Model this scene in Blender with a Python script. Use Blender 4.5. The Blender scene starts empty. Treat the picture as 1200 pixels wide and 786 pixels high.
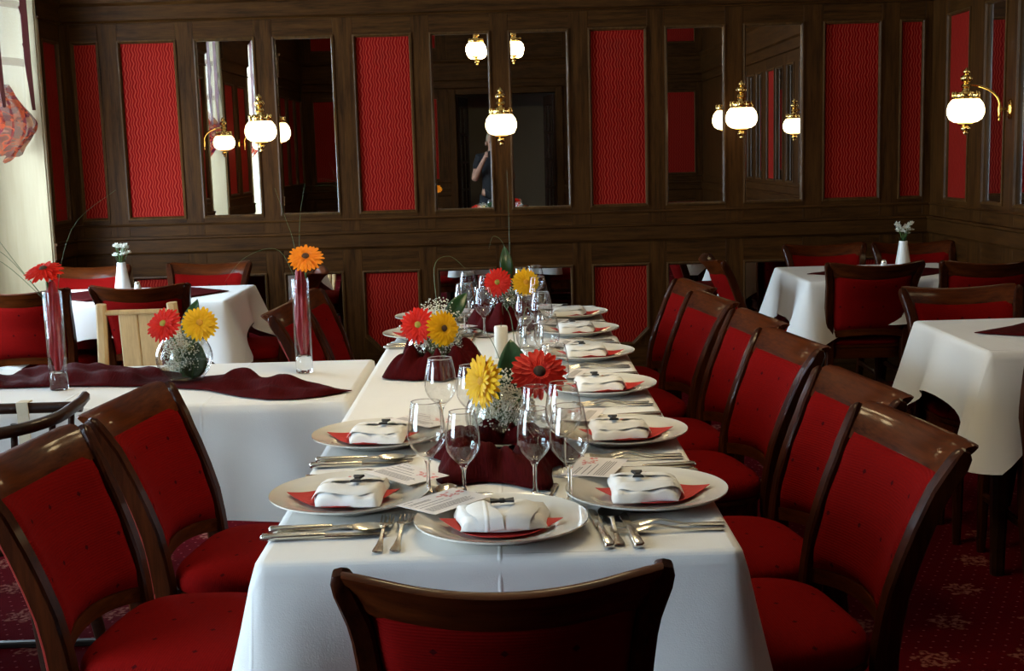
import bpy, bmesh, math, random
from mathutils import Vector, Matrix
R = math.radians
PI = math.pi
random.seed(7)
SC = bpy.context.scene
COL = SC.collection

# ---------------------------------------------------------------- camera, world, exposure
cd = bpy.data.cameras.new('camera')
cam = bpy.data.objects.new('camera', cd)
COL.objects.link(cam)
cd.sensor_width = 36.0
cd.lens = 1480.0 / 1200.0 * 36.0
cd.clip_start = 0.05
cam.matrix_world = (Matrix.Translation((0, 0, 1.41)) @ Matrix.Rotation(R(90 - 8.3), 4, 'X')
                    @ Matrix.Rotation(R(-1.6), 4, 'Z'))
SC.camera = cam

SC.view_settings.view_transform = 'Standard'
SC.view_settings.look = 'None'
SC.view_settings.gamma = 1.0
SC.view_settings.use_curve_mapping = False
SC.view_settings.exposure = 0.45
WORLD_STRENGTH = 23.0
SCONCE_STRENGTH = 4.5
CHANDELIER_STRENGTH = 46.0

w = bpy.data.worlds.new('overcast_sky')
SC.world = w
w.use_nodes = True
bg = w.node_tree.nodes['Background']
bg.inputs['Color'].default_value = (0.64, 0.80, 1.0, 1)
bg.inputs['Strength'].default_value = WORLD_STRENGTH

cy = SC.cycles
cy.use_denoising = True
cy.max_bounces = 10
cy.diffuse_bounces = 5
cy.glossy_bounces = 6
cy.transmission_bounces = 8
cy.transparent_max_bounces = 32
cy.caustics_reflective = False
cy.caustics_refractive = False
cy.sample_clamp_indirect = 6.0

# ---------------------------------------------------------------- room dimensions (metres)
XL, XR, YB, YR, ZC = -2.56, 2.48, 7.40, -1.20, 3.30
# window openings in the left wall: (y_near, y_far)
WINDOWS = [(4.70, 7.00), (3.30, 3.90), (0.50, 2.15)]
# glazed part of each opening (unseen far end of the corner niche closed to dim the reveal)
GLAZED = [(4.70, 6.68), (3.30, 3.90), (0.50, 2.15)]
WSILL, WTOP, WDEEP = 0.62, 2.62, 0.42

def portal(y0, y1):
    l = bpy.data.lights.new('window_portal', 'AREA')
    l.shape = 'RECTANGLE'; l.size = y1 - y0; l.size_y = WTOP - WSILL
    l.cycles.is_portal = True
    o = bpy.data.objects.new('window_portal', l)
    COL.objects.link(o)
    o.matrix_world = (Matrix.Translation((XL - WDEEP - 0.06, (y0 + y1) / 2, (WSILL + WTOP) / 2))
                      @ Matrix(((0, 0, -1, 0), (1, 0, 0, 0), (0, 1, 0, 0), (0, 0, 0, 1))))
    # local -Z points to +X (into the room)
for y0, y1 in GLAZED:
    portal(y0, y1)

# ---------------------------------------------------------------- node helpers
class NT:
    def __init__(s, name):
        s.m = bpy.data.materials.new(name); s.m.use_nodes = True
        s.t = s.m.node_tree; s.t.nodes.clear()
        s.out = s.t.nodes.new('ShaderNodeOutputMaterial')
    def n(s, typ, **kw):
        nd = s.t.nodes.new(typ)
        for k, v in kw.items(): setattr(nd, k, v)
        return nd
    def link(s, a, b): s.t.links.new(a, b)
    def put(s, sock, v):
        if isinstance(v, bpy.types.NodeSocket): s.link(v, sock)
        elif v is not None:
            if isinstance(v, (tuple, list)) and len(v) == 3 and sock.type == 'RGBA': v = (*v, 1)
            sock.default_value = v
    def M(s, op, a, b=None, c=None):
        nd = s.n('ShaderNodeMath', operation=op)
        for i, v in enumerate((a, b, c)):
            if v is not None: s.put(nd.inputs[i], v)
        return nd.outputs[0]
    def coord(s, kind='Object'):
        return s.n('ShaderNodeTexCoord').outputs[kind]
    def xyz(s, v):
        nd = s.n('ShaderNodeSeparateXYZ'); s.link(v, nd.inputs[0]); return nd.outputs
    def comb(s, x, y, z):
        nd = s.n('ShaderNodeCombineXYZ')
        for i, v in enumerate((x, y, z)): s.put(nd.inputs[i], v)
        return nd.outputs[0]
    def mapping(s, v, scale=(1, 1, 1), rot=(0, 0, 0), loc=(0, 0, 0)):
        nd = s.n('ShaderNodeMapping'); s.link(v, nd.inputs['Vector'])
        nd.inputs['Scale'].default_value = scale; nd.inputs['Rotation'].default_value = rot
        nd.inputs['Location'].default_value = loc
        return nd.outputs[0]
    def noise(s, v, scale, detail=3, rough=0.5, out='Fac'):
        nd = s.n('ShaderNodeTexNoise'); s.link(v, nd.inputs['Vector'])
        nd.inputs['Scale'].default_value = scale; nd.inputs['Detail'].default_value = detail
        nd.inputs['Roughness'].default_value = rough
        return nd.outputs[out]
    def mix(s, f, a, b):
        nd = s.n('ShaderNodeMix', data_type='RGBA')
        s.put(nd.inputs[0], f); s.put(nd.inputs[6], a); s.put(nd.inputs[7], b)
        return nd.outputs[2]
    def ramp(s, f, stops):
        nd = s.n('ShaderNodeValToRGB'); s.link(f, nd.inputs[0])
        e = nd.color_ramp.elements
        while len(e) < len(stops): e.new(0.5)
        for i, (p, c) in enumerate(stops): e[i].position = p; e[i].color = (*c, 1)
        return nd.outputs[0]
    def smooth(s, v, a, b):
        nd = s.n('ShaderNodeMapRange', interpolation_type='SMOOTHSTEP')
        s.put(nd.inputs[0], v); nd.inputs[1].default_value = a; nd.inputs[2].default_value = b
        return nd.outputs[0]
    def bump(s, h, strength=0.3, dist=0.002):
        nd = s.n('ShaderNodeBump'); s.link(h, nd.inputs['Height'])
        nd.inputs['Strength'].default_value = strength; nd.inputs['Distance'].default_value = dist
        return nd.outputs[0]
    def bsdf(s, color, rough=0.5, metal=0.0, normal=None, spec=None, coat=None, sheen=None, sub=None, trans=None):
        b = s.n('ShaderNodeBsdfPrincipled')
        s.put(b.inputs['Base Color'], color); s.put(b.inputs['Roughness'], rough); s.put(b.inputs['Metallic'], metal)
        if normal is not None: s.link(normal, b.inputs['Normal'])
        if spec is not None: b.inputs['Specular IOR Level'].default_value = spec
        if coat is not None:
            b.inputs['Coat Weight'].default_value = coat; b.inputs['Coat Roughness'].default_value = 0.12
        if sheen is not None:
            b.inputs['Sheen Weight'].default_value = sheen
        s.link(b.outputs[0], s.out.inputs[0])
        return b

def simple(name, color, rough=0.5, metal=0.0, var=0.0, scale=20, **kw):
    t = NT(name)
    c = color
    if var:
        n = t.noise(t.coord(), scale)
        c = t.mix(n, tuple(x * (1 - var) for x in color), tuple(min(1, x * (1 + var)) for x in color))
    t.bsdf(c, rough, metal, **kw)
    return t.m

def wood(name, dark, light, rough, axis='Z', scale=1.0, coat=None, spec=0.5):
    t = NT(name)
    co = t.coord()
    sc = {'X': (3, 40, 40), 'Y': (40, 3, 40), 'Z': (40, 40, 3)}[axis]
    v = t.mapping(co, tuple(a * scale for a in sc))
    n1 = t.noise(v, 1.0, 5, 0.6)
    v2 = t.mapping(co, tuple(a * scale * 3.5 for a in sc))
    n2 = t.noise(v2, 1.3, 2, 0.5)
    f = t.M('ADD', t.M('MULTIPLY', n1, 0.7), t.M('MULTIPLY', n2, 0.3))
    c = t.ramp(f, [(0.33, dark), (0.66, light)])
    r = t.M('ADD', rough, t.M('MULTIPLY', n2, 0.12))
    t.bsdf(c, r, normal=t.bump(f, 0.12, 0.001), coat=coat, spec=spec)
    if coat: t.m.node_tree.nodes['Principled BSDF'].inputs['Coat Roughness'].default_value = 0.11
    return t.m

MAT = {}
MAT['wall_wood'] = wood('wall_walnut', (0.016, 0.0056, 0.0012), (0.064, 0.0245, 0.0050), 0.45, 'Z', spec=0.07)
MAT['wall_wood_h'] = wood('wall_walnut_horizontal', (0.016, 0.0056, 0.0012), (0.064, 0.0245, 0.0050), 0.45, 'X', spec=0.07)
MAT['moulding'] = wood('moulding_walnut', (0.030, 0.0135, 0.004), (0.085, 0.038, 0.010), 0.35, 'Z', spec=0.14)
MAT['chair_wood'] = wood('chair_mahogany', (0.013, 0.0027, 0.0008), (0.052, 0.0110, 0.0022), 0.40, 'Z', coat=0.14, spec=0.04)
MAT['chair_wood_h'] = wood('chair_mahogany_rail', (0.022, 0.0043, 0.0009), (0.085, 0.0180, 0.0030), 0.40, 'X', coat=0.16, spec=0.04)
MAT['red_glint'] = simple('red_lacquered_edge', (0.26, 0.022, 0.016), 0.35, var=0.1)  # colour of the window-light glint painted on the chair posts
MAT['light_wood'] = wood('birch', (0.50, 0.31, 0.13), (0.68, 0.46, 0.21), 0.45, 'Z')
MAT['dark_wood'] = wood('dark_walnut', (0.012, 0.005, 0.003), (0.04, 0.014, 0.006), 0.4, 'X', coat=0.3, spec=0.15)
MAT['cream'] = wood('cream_reveal', (0.29, 0.225, 0.13), (0.36, 0.295, 0.185), 0.7, 'Z', 0.35)
MAT['plaster'] = simple('ceiling_plaster', (0.46, 0.43, 0.37), 0.9, var=0.03)
MAT['white_paint'] = simple('window_paint', (0.75, 0.73, 0.68), 0.4, var=0.03)
MAT['brass'] = simple('polished_brass', (0.78, 0.52, 0.17), 0.16, 1.0, var=0.06)
MAT['steel'] = simple('cutlery_steel', (0.72, 0.66, 0.55), 0.26, 1.0, var=0.03)
MAT['china'] = simple('white_china', (0.74, 0.70, 0.61), 0.07, var=0.01, coat=0.5)
MAT['wax'] = simple('white_wax', (0.80, 0.78, 0.70), 0.5, var=0.02)
MAT['ceramic'] = simple('white_ceramic', (0.72, 0.72, 0.68), 0.2, var=0.02)
MAT['black_cloth'] = simple('black_ribbon', (0.012, 0.010, 0.009), 0.7, var=0.2)
MAT['red_paper'] = simple('red_paper', (0.48, 0.018, 0.012), 0.8, var=0.05, scale=200)
MAT['ink'] = simple('grey_ink', (0.10, 0.09, 0.09), 0.8, var=0.1)
MAT['red_ink'] = simple('red_print', (0.62, 0.20, 0.18), 0.8, var=0.25, scale=300)
MAT['stem'] = simple('green_stem', (0.06, 0.13, 0.03), 0.5, var=0.2)
MAT['leaf'] = simple('dark_leaf', (0.012, 0.048, 0.012), 0.35, var=0.3, scale=30)
MAT['grass'] = simple('grass_blade', (0.06, 0.10, 0.035), 0.5, var=0.2)
MAT['breath'] = simple('babys_breath_white', (0.72, 0.72, 0.60), 0.8, var=0.1)
MAT['breath_stem'] = simple('babys_breath_stem', (0.10, 0.16, 0.06), 0.7, var=0.2)
MAT['ribbon'] = simple('dark_red_ribbon', (0.055, 0.002, 0.004), 0.5, var=0.1)
MAT['black_metal'] = simple('dark_floor_trim', (0.02, 0.016, 0.013), 0.4, 0.3, var=0.1)
MAT['webbing'] = simple('cream_webbing', (0.62, 0.52, 0.36), 0.8, var=0.06, scale=200)
MAT['mark'] = simple('stamped_mark', (0.16, 0.16, 0.13), 0.5, var=0.05)

def mat_mirror():
    t = NT('mirror_silver')
    n = t.noise(t.coord(), 6)
    c = t.mix(n, (0.80, 0.81, 0.80), (0.86, 0.86, 0.85))
    t.bsdf(c, 0.0, 1.0)
    return t.m
MAT['mirror'] = mat_mirror()

def mat_wallpaper():
    t = NT('red_wave_wallpaper')
    x, y, z = t.xyz(t.coord())
    wob = t.M('MULTIPLY', t.M('SINE', t.M('MULTIPLY', z, 2 * PI / 0.052)), 0.0036)
    wob2 = t.M('MULTIPLY', t.M('SINE', t.M('MULTIPLY', x, 2 * PI / 0.05)), 0.6)
    k = t.M('MULTIPLY', t.M('ADD', x, wob), 2 * PI / 0.0165)
    s = t.M('SINE', t.M('ADD', k, wob2))
    f = t.smooth(s, 0.1, 0.85)
    nz = t.noise(t.coord(), 90, 2)
    base = t.mix(nz, (0.145, 0.0014, 0.0010), (0.185, 0.0020, 0.0014))
    c = t.mix(f, base, (0.27, 0.028, 0.016))
    t.bsdf(c, 0.7, normal=t.bump(f, 0.25, 0.001), spec=0.05)
    return t.m
MAT['wallpaper'] = mat_wallpaper()

def mat_upholstery(name, back):
    t = NT(name)
    x, y, z = t.xyz(t.coord())
    v = z if back else y
    rib = t.M('SINE', t.M('MULTIPLY', v, 2 * PI / 0.0052))
    S = 0.098
    gu = t.M('DIVIDE', x, S); gv = t.M('DIVIDE', v, S)
    row = t.M('FLOOR', gv)
    sh = t.M('MULTIPLY', t.M('MODULO', t.M('ABSOLUTE', row), 2.0), 0.5)
    du = t.M('ABSOLUTE', t.M('SUBTRACT', t.M('FRACT', t.M('ADD', gu, sh)), 0.5))
    dv = t.M('ABSOLUTE', t.M('SUBTRACT', t.M('FRACT', gv), 0.5))
    d = t.M('ADD', du, dv)
    dot = t.M('SUBTRACT', 1.0, t.smooth(d, 0.045, 0.075))
    nz = t.noise(t.coord(), 160, 2)
    base = t.mix(nz, (0.115, 0.0014, 0.0010), (0.170, 0.0022, 0.0016))
    base = t.mix(t.M('MULTIPLY', t.smooth(rib, -0.2, 0.9), 0.35), base, (0.11, 0.003, 0.003))
    c = t.mix(dot, base, (0.045, 0.002, 0.003))
    t.bsdf(c, 0.85, normal=t.bump(rib, 0.35, 0.0008), spec=0.03)
    return t.m
MAT['upholstery'] = mat_upholstery('red_ribbed_seat_fabric', False)
MAT['upholstery_back'] = mat_upholstery('red_ribbed_back_fabric', True)

def mat_carpet():
    t = NT('red_floral_carpet')
    co = t.coord()
    x, y, z = t.xyz(co)
    def cells(S, off):
        gu = t.M('ADD', t.M('DIVIDE', x, S), off); gv = t.M('ADD', t.M('DIVIDE', y, S), off)
        row = t.M('FLOOR', gv)
        sh = t.M('MULTIPLY', t.M('MODULO', t.M('ABSOLUTE', row), 2.0), 0.5)
        du = t.M('SUBTRACT', t.M('FRACT', t.M('ADD', gu, sh)), 0.5)
        dv = t.M('SUBTRACT', t.M('FRACT', gv), 0.5)
        r = t.M('SQRT', t.M('ADD', t.M('MULTIPLY', du, du), t.M('MULTIPLY', dv, dv)))
        a = t.M('ARCTAN2', dv, du)
        return r, a
    r1, _ = cells(0.042, 0.1)
    dots = t.M('SUBTRACT', 1.0, t.smooth(r1, 0.07, 0.12))
    r2, a2 = cells(0.27, 0.3)
    pet = t.M('MULTIPLY', t.M('SINE', t.M('MULTIPLY', a2, 6.0)), 0.045)
    vn = t.noise(co, 60, 3)
    ring = t.M('SUBTRACT', 1.0, t.smooth(t.M('ADD', r2, pet), 0.17, 0.22))
    fl = t.M('MULTIPLY', ring, t.smooth(vn, 0.42, 0.6))
    nz = t.noise(co, 300, 2)
    base = t.mix(nz, (0.050, 0.0010, 0.0026), (0.090, 0.0022, 0.0050))
    c = t.mix(t.M('MULTIPLY', dots, 0.6), base, (0.24, 0.075, 0.075))
    c = t.mix(t.M('MULTIPLY', fl, 0.6), c, (0.30, 0.12, 0.085))
    t.bsdf(c, 0.95, normal=t.bump(nz, 0.5, 0.003), spec=0.02)
    return t.m
MAT['carpet'] = mat_carpet()

def mat_linen():
    t = NT('white_linen')
    co = t.coord()
    n = t.noise(co, 3.0, 4)
    wv = t.noise(co, 420, 1)
    X, Y, Z = t.xyz(co)
    def crease(q, off, per):
        fr = t.M('SUBTRACT', t.M('FRACT', t.M('DIVIDE', t.M('ADD', q, off), per)), 0.5)
        return t.M('SUBTRACT', 1.0, t.smooth(t.M('ABSOLUTE', fr), 0.002, 0.012))
    cr = t.M('MAXIMUM', crease(X, 0.235, 0.41), crease(Y, 0.12, 0.47))
    c = t.mix(n, (0.73, 0.72, 0.69), (0.80, 0.79, 0.76))
    t.bsdf(c, 0.8, normal=t.bump(t.M('ADD', t.M('ADD', t.M('MULTIPLY', n, 6.0), t.M('MULTIPLY', cr, 0.8)), t.M('MULTIPLY', wv, 0.3)), 0.4, 0.003), spec=0.2)
    return t.m
MAT['linen'] = mat_linen()
MAT['napkin'] = MAT['linen']

def mat_burgundy():
    t = NT('burgundy_crinkle_cloth')
    co = t.coord()
    v = t.mapping(co, (220, 30, 60))
    n = t.noise(v, 1.0, 3)
    c = t.mix(n, (0.024, 0.0011, 0.0014), (0.072, 0.0032, 0.0038))
    t.bsdf(c, 0.8, normal=t.bump(n, 0.6, 0.004), spec=0.04)
    return t.m
MAT['burgundy'] = mat_burgundy()

def mat_thin_glass(name, tint=(1, 1, 1), ior=1.5, base=0.0):
    t = NT(name)
    lw = t.n('ShaderNodeLayerWeight'); lw.inputs[0].default_value = 0.5
    f0 = ((ior - 1) / (ior + 1)) ** 2
    fr = t.M('ADD', f0, t.M('MULTIPLY', t.M('POWER', lw.outputs['Facing'], 5.0), 1.0 - f0))
    n = t.noise(t.coord(), 40, 1)
    tr = t.n('ShaderNodeBsdfTransparent'); t.put(tr.inputs[0], t.mix(n, tint, tuple(x * 0.99 for x in tint)))
    gl = t.n('ShaderNodeBsdfGlossy'); gl.inputs['Roughness'].default_value = 0.01
    mx = t.n('ShaderNodeMixShader')
    fac = t.M('MINIMUM', t.M('ADD', t.M('MULTIPLY', fr, 1.3), base), 1.0)
    t.link(fac, mx.inputs[0]); t.link(tr.outputs[0], mx.inputs[1]); t.link(gl.outputs[0], mx.inputs[2])
    t.link(mx.outputs[0], t.out.inputs[0])
    return t.m
MAT['glass'] = mat_thin_glass('thin_clear_glass', (0.985, 0.988, 0.985), 1.5, 0.0)
MAT['pane'] = mat_thin_glass('window_glass', (0.93, 0.95, 0.94), 1.45)
MAT['water'] = mat_thin_glass('water', (0.80, 0.88, 0.84), 1.33)

def mat_solid_glass():
    t = NT('solid_glass')
    n = t.noise(t.coord(), 30, 1)
    b = t.bsdf(t.mix(n, (0.95, 0.97, 0.96), (0.97, 0.98, 0.97)), 0.01)
    b.inputs['Transmission Weight'].default_value = 1.0
    b.inputs['IOR'].default_value = 1.5
    return t.m
MAT['solid_glass'] = mat_solid_glass()

def mat_globe(name, strength):
    t = NT(name)
    n = t.noise(t.coord(), 5, 1)
    e = t.n('ShaderNodeEmission')
    t.put(e.inputs[0], t.mix(n, (1.0, 0.77, 0.41), (1.0, 0.80, 0.46)))
    e.inputs[1].default_value = strength
    t.link(e.outputs[0], t.out.inputs[0])
    return t.m
MAT['globe'] = mat_globe('lit_opal_glass', SCONCE_STRENGTH)
MAT['globe_bright'] = mat_globe('bright_opal_glass', CHANDELIER_STRENGTH)

def mat_petal(name, inner, outer):
    t = NT(name)
    n = t.noise(t.coord(), 120, 3)
    c = t.mix(n, inner, outer)
    b = t.bsdf(c, 0.55, spec=0.3)
    tl = t.n('ShaderNodeBsdfTranslucent'); t.put(tl.inputs[0], c)
    mx = t.n('ShaderNodeMixShader'); mx.inputs[0].default_value = 0.25
    t.link(b.outputs[0], mx.inputs[1]); t.link(tl.outputs[0], mx.inputs[2]); t.link(mx.outputs[0], t.out.inputs[0])
    return t.m
MAT['petal_red'] = mat_petal('red_petal', (0.62, 0.012, 0.006), (0.82, 0.03, 0.012))
MAT['petal_yellow'] = mat_petal('yellow_petal', (0.80, 0.42, 0.005), (0.88, 0.58, 0.015))
MAT['petal_orange'] = mat_petal('orange_petal', (0.85, 0.22, 0.006), (0.92, 0.34, 0.012))
MAT['petal_white'] = mat_petal('white_petal', (0.72, 0.72, 0.62), (0.82, 0.82, 0.76))
MAT['disc_dark'] = simple('flower_disc_dark', (0.05, 0.02, 0.006), 0.8, var=0.4, scale=400)
MAT['disc_green'] = simple('flower_disc_green', (0.30, 0.24, 0.03), 0.8, var=0.4, scale=400)
MAT['disc_gold'] = simple('flower_disc_gold', (0.55, 0.25, 0.01), 0.8, var=0.4, scale=400)

def mat_sheer(name, cols, alpha, band=0.0):
    t = NT(name)
    x, y, z = t.xyz(t.coord())
    n = t.noise(t.mapping(t.coord(), (4, 4, 9)), 1.6, 2)
    c = t.ramp(n, cols)
    a = alpha
    if band:
        fr = t.M('ABSOLUTE', t.M('SUBTRACT', t.M('FRACT', t.M('DIVIDE', z, band)), 0.5))
        bnd = t.M('SUBTRACT', 1.0, t.smooth(fr, 0.06, 0.075))
        c = t.mix(bnd, c, (0.26, 0.18, 0.14))
        a = t.M('ADD', alpha, t.M('MULTIPLY', bnd, 0.35))
    df = t.n('ShaderNodeBsdfDiffuse'); t.put(df.inputs[0], c)
    tl = t.n('ShaderNodeBsdfTranslucent'); t.put(tl.inputs[0], c)
    m1 = t.n('ShaderNodeMixShader'); m1.inputs[0].default_value = 0.55
    t.link(df.outputs[0], m1.inputs[1]); t.link(tl.outputs[0], m1.inputs[2])
    tr = t.n('ShaderNodeBsdfTransparent')
    m2 = t.n('ShaderNodeMixShader'); t.put(m2.inputs[0], a)
    t.link(tr.outputs[0], m2.inputs[1]); t.link(m1.outputs[0], m2.inputs[2])
    t.link(m2.outputs[0], t.out.inputs[0])
    return t.m
MAT['sheer'] = mat_sheer('white_sheer', [(0.3, (0.60, 0.55, 0.46)), (0.7, (0.70, 0.66, 0.57))], 0.22, 0.30)
MAT['swag'] = mat_sheer('orange_burgundy_sheer', [(0.38, (0.07, 0.004, 0.012)), (0.47, (0.26, 0.045, 0.014)), (0.55, (0.08, 0.006, 0.02)), (0.68, (0.26, 0.12, 0.06))], 0.80)

# ---------------------------------------------------------------- mesh helpers
class MB:
    def __init__(s): s.v = []; s.f = []
    def add(s, vs, fs):
        o = len(s.v); s.v += [tuple(p) for p in vs]; s.f += [tuple(i + o for i in f) for f in fs]; return s
    def box(s, x0, x1, y0, y1, z0, z1, b=0.0):
        if b <= 0:
            vs = [(x, y, z) for z in (z0, z1) for y in (y0, y1) for x in (x0, x1)]
            return s.add(vs, [(0, 2, 3, 1), (4, 5, 7, 6), (0, 1, 5, 4), (2, 6, 7, 3), (0, 4, 6, 2), (1, 3, 7, 5)])
        bm = bmesh.new()
        bmesh.ops.create_cube(bm, size=1)
        for v in bm.verts:
            v.co = Vector(((x0 + x1) / 2 + v.co.x * (x1 - x0), (y0 + y1) / 2 + v.co.y * (y1 - y0), (z0 + z1) / 2 + v.co.z * (z1 - z0)))
        bmesh.ops.bevel(bm, geom=bm.edges[:], offset=b, segments=1, affect='EDGES', profile=0.5)
        bm.verts.index_update()
        s.add([v.co[:] for v in bm.verts], [[v.index for v in f.verts] for f in bm.faces])
        bm.free(); return s
    def rings(s, rings, closed=True, cap0=True, cap1=True):
        n = len(rings[0]); o = len(s.v)
        for r in rings: s.v += [tuple(p) for p in r]
        for i in range(len(rings) - 1):
            for j in range(n if closed else n - 1):
                k = (j + 1) % n
                s.f.append((o + i * n + j, o + i * n + k, o + (i + 1) * n + k, o + (i + 1) * n + j))
        if cap0 and closed: s.f.append(tuple(o + j for j in reversed(range(n))))
        if cap1 and closed: s.f.append(tuple(o + (len(rings) - 1) * n + j for j in range(n)))
        return s
    def lathe(s, prof, n=24, c=(0, 0, 0), cap0=True, cap1=True):
        rs = []
        for r, z in prof:
            rs.append([(c[0] + r * math.cos(2 * PI * j / n), c[1] + r * math.sin(2 * PI * j / n), c[2] + z) for j in range(n)])
        return s.rings(rs, True, cap0 and prof[0][0] > 1e-6, cap1 and prof[-1][0] > 1e-6)
    def tube(s, pts, rad, n=8, cap=True):
        pts = [Vector(p) for p in pts]
        if not isinstance(rad, (list, tuple)): rad = [rad] * len(pts)
        t0 = (pts[1] - pts[0]).normalized()
        up = Vector((0, 0, 1)) if abs(t0.z) < 0.9 else Vector((1, 0, 0))
        nrm = t0.cross(up).normalized(); rs = []
        for i, p in enumerate(pts):
            t = (pts[min(i + 1, len(pts) - 1)] - pts[max(i - 1, 0)]).normalized()
            nrm = (nrm - t * nrm.dot(t)).normalized(); b = t.cross(nrm)
            rs.append([p + (nrm * math.cos(2 * PI * j / n) + b * math.sin(2 * PI * j / n)) * rad[i] for j in range(n)])
        return s.rings(rs, True, cap, cap)
    def sweep(s, pts, w, d, side=Vector((1, 0, 0)), ch=0.25):
        """rectangular section with chamfered corners; w along `side`, d across. w, d scalar or list"""
        pts = [Vector(p) for p in pts]; rs = []
        for i, p in enumerate(pts):
            ww = w[i] if isinstance(w, (list, tuple)) else w
            dd = d[i] if isinstance(d, (list, tuple)) else d
            t = (pts[min(i + 1, len(pts) - 1)] - pts[max(i - 1, 0)]).normalized()
            sd = (side - t * side.dot(t)).normalized(); nn = t.cross(sd)
            a, b = ww / 2, dd / 2; c = ch * min(ww, dd)
            rs.append([p + sd * u + nn * q for u, q in ((-a + c, -b), (a - c, -b), (a, -b + c), (a, b - c), (a - c, b), (-a + c, b), (-a, b - c), (-a, -b + c))])
        return s.rings(rs)
    def grid(s, fn, nu, nv):
        o = len(s.v)
        for j in range(nv + 1):
            for i in range(nu + 1): s.v.append(tuple(fn(i / nu, j / nv)))
        for j in range(nv):
            for i in range(nu):
                a = o + j * (nu + 1) + i
                s.f.append((a, a + 1, a + nu + 2, a + nu + 1))
        return s
    def prism(s, outline, y0, y1):
        """outline in (x,z), extruded along y from y0 to y1 (y0 in front)"""
        n = len(outline)
        return s.rings([[(x, y0, z) for x, z in outline], [(x, y1, z) for x, z in outline]])
    def build(s, name, mat, parent=None, smooth=None):
        me = bpy.data.meshes.new(name)
        me.from_pydata(s.v, [], s.f)
        bm = bmesh.new(); bm.from_mesh(me)
        bmesh.ops.recalc_face_normals(bm, faces=bm.faces)
        bm.to_mesh(me); bm.free()
        me.materials.append(MAT[mat] if isinstance(mat, str) else mat)
        if smooth is not None:
            me.polygons.foreach_set('use_smooth', [True] * len(me.polygons))
            if smooth < 170: me.set_sharp_from_angle(angle=R(smooth))
        me.update()
        o = bpy.data.objects.new(name, me)
        COL.objects.link(o)
        if parent is not None: o.parent = parent
        return o

def tag(o, label, cat, group=None):
    o['label'] = label; o['category'] = cat
    if group: o['group'] = group
    return o

def struct(o):
    o['kind'] = 'structure'; return o

def thing(name, label, cat, loc=(0, 0, 0), rz=0.0, group=None):
    o = bpy.data.objects.new(name, None)
    o.empty_display_size = 0.1
    COL.objects.link(o)
    o.location = loc; o.rotation_euler = (0, 0, rz)
    return tag(o, label, cat, group)

def dup(root, loc, rz, label, name=None):
    r = root.copy(); COL.objects.link(r)
    r.location = loc; r.rotation_euler = (root.rotation_euler[0], root.rotation_euler[1], rz); r['label'] = label
    for ch in list(root.children):
        c = ch.copy(); COL.objects.link(c); c.parent = r
        for g in list(ch.children):
            d = g.copy(); COL.objects.link(d); d.parent = c
    return r

def wob(x, y, s=1.0):
    return (math.sin(x * 3.1 * s + 1.3) * math.cos(y * 2.7 * s - 0.4) + 0.5 * math.sin(x * 7.3 * s - y * 5.9 * s + 0.7)
            + 0.3 * math.sin(x * 15.1 * s + y * 13.3 * s)) / 1.8

# ---------------------------------------------------------------- room shell
struct(MB().box(XL - 0.6, XR + 0.3, YR - 2.4, YB + 0.3, -0.1, 0.0).build('floor', 'carpet'))
struct(MB().box(XL - 0.6, XR + 0.3, YR - 2.4, YB + 0.3, ZC, ZC + 0.1).build('ceiling', 'plaster'))

Z_UP0, Z_UP1 = 1.075, 2.09     # upper panels and mirrors
Z_LO0, Z_LO1 = 0.26, 0.74      # lower panels
Z_T0, Z_T1 = 2.68, 3.16        # top tier

def bay(parent, u0, u1, z0, z1, kind, chamfer=0.0):
    """a recessed field with its moulding; kind 'panel' or 'mirror'. wall local frame, room side is -y"""
    if chamfer:
        ol = [(u0 + chamfer, z0), (u1 - chamfer, z0), (u1, z0 + chamfer), (u1, z1), (u0, z1), (u0, z0 + chamfer)]
    else:
        ol = [(u0, z0), (u1, z0), (u1, z1), (u0, z1)]
    y = -0.018
    p = MB().prism(ol, y, 0.0).build('wallpaper_panel' if kind == 'panel' else 'mirror_pane', 'wallpaper' if kind == 'panel' else 'mirror', parent)
    # moulding around the field: outer to inner profile
    cx, cz = (u0 + u1) / 2, (z0 + z1) / 2
    def off(d):
        return [(x + (d if x < cx else -d), z + (d if z < cz else -d)) for x, z in ol]
    m = MB()
    prof = [(-0.002, -0.030), (-0.002, -0.038), (0.006, -0.040), (0.013, -0.030), (0.015, -0.017)]
    m.rings([[(x, yy, z) for x, z in off(d)] for d, yy in prof], True, False, False)
    m.build('moulding', 'moulding', p)
    if chamfer:    # wooden corner blocks that make the clipped corners
        for sx in (0, 1):
            xa = u0 if sx == 0 else u1; xb = u0 + chamfer if sx == 0 else u1 - chamfer
            MB().prism([(xa, z0), (xb, z0), (xa, z0 + chamfer)], -0.03, 0.0).build('corner_block', 'wall_wood', p)
    return p

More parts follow.
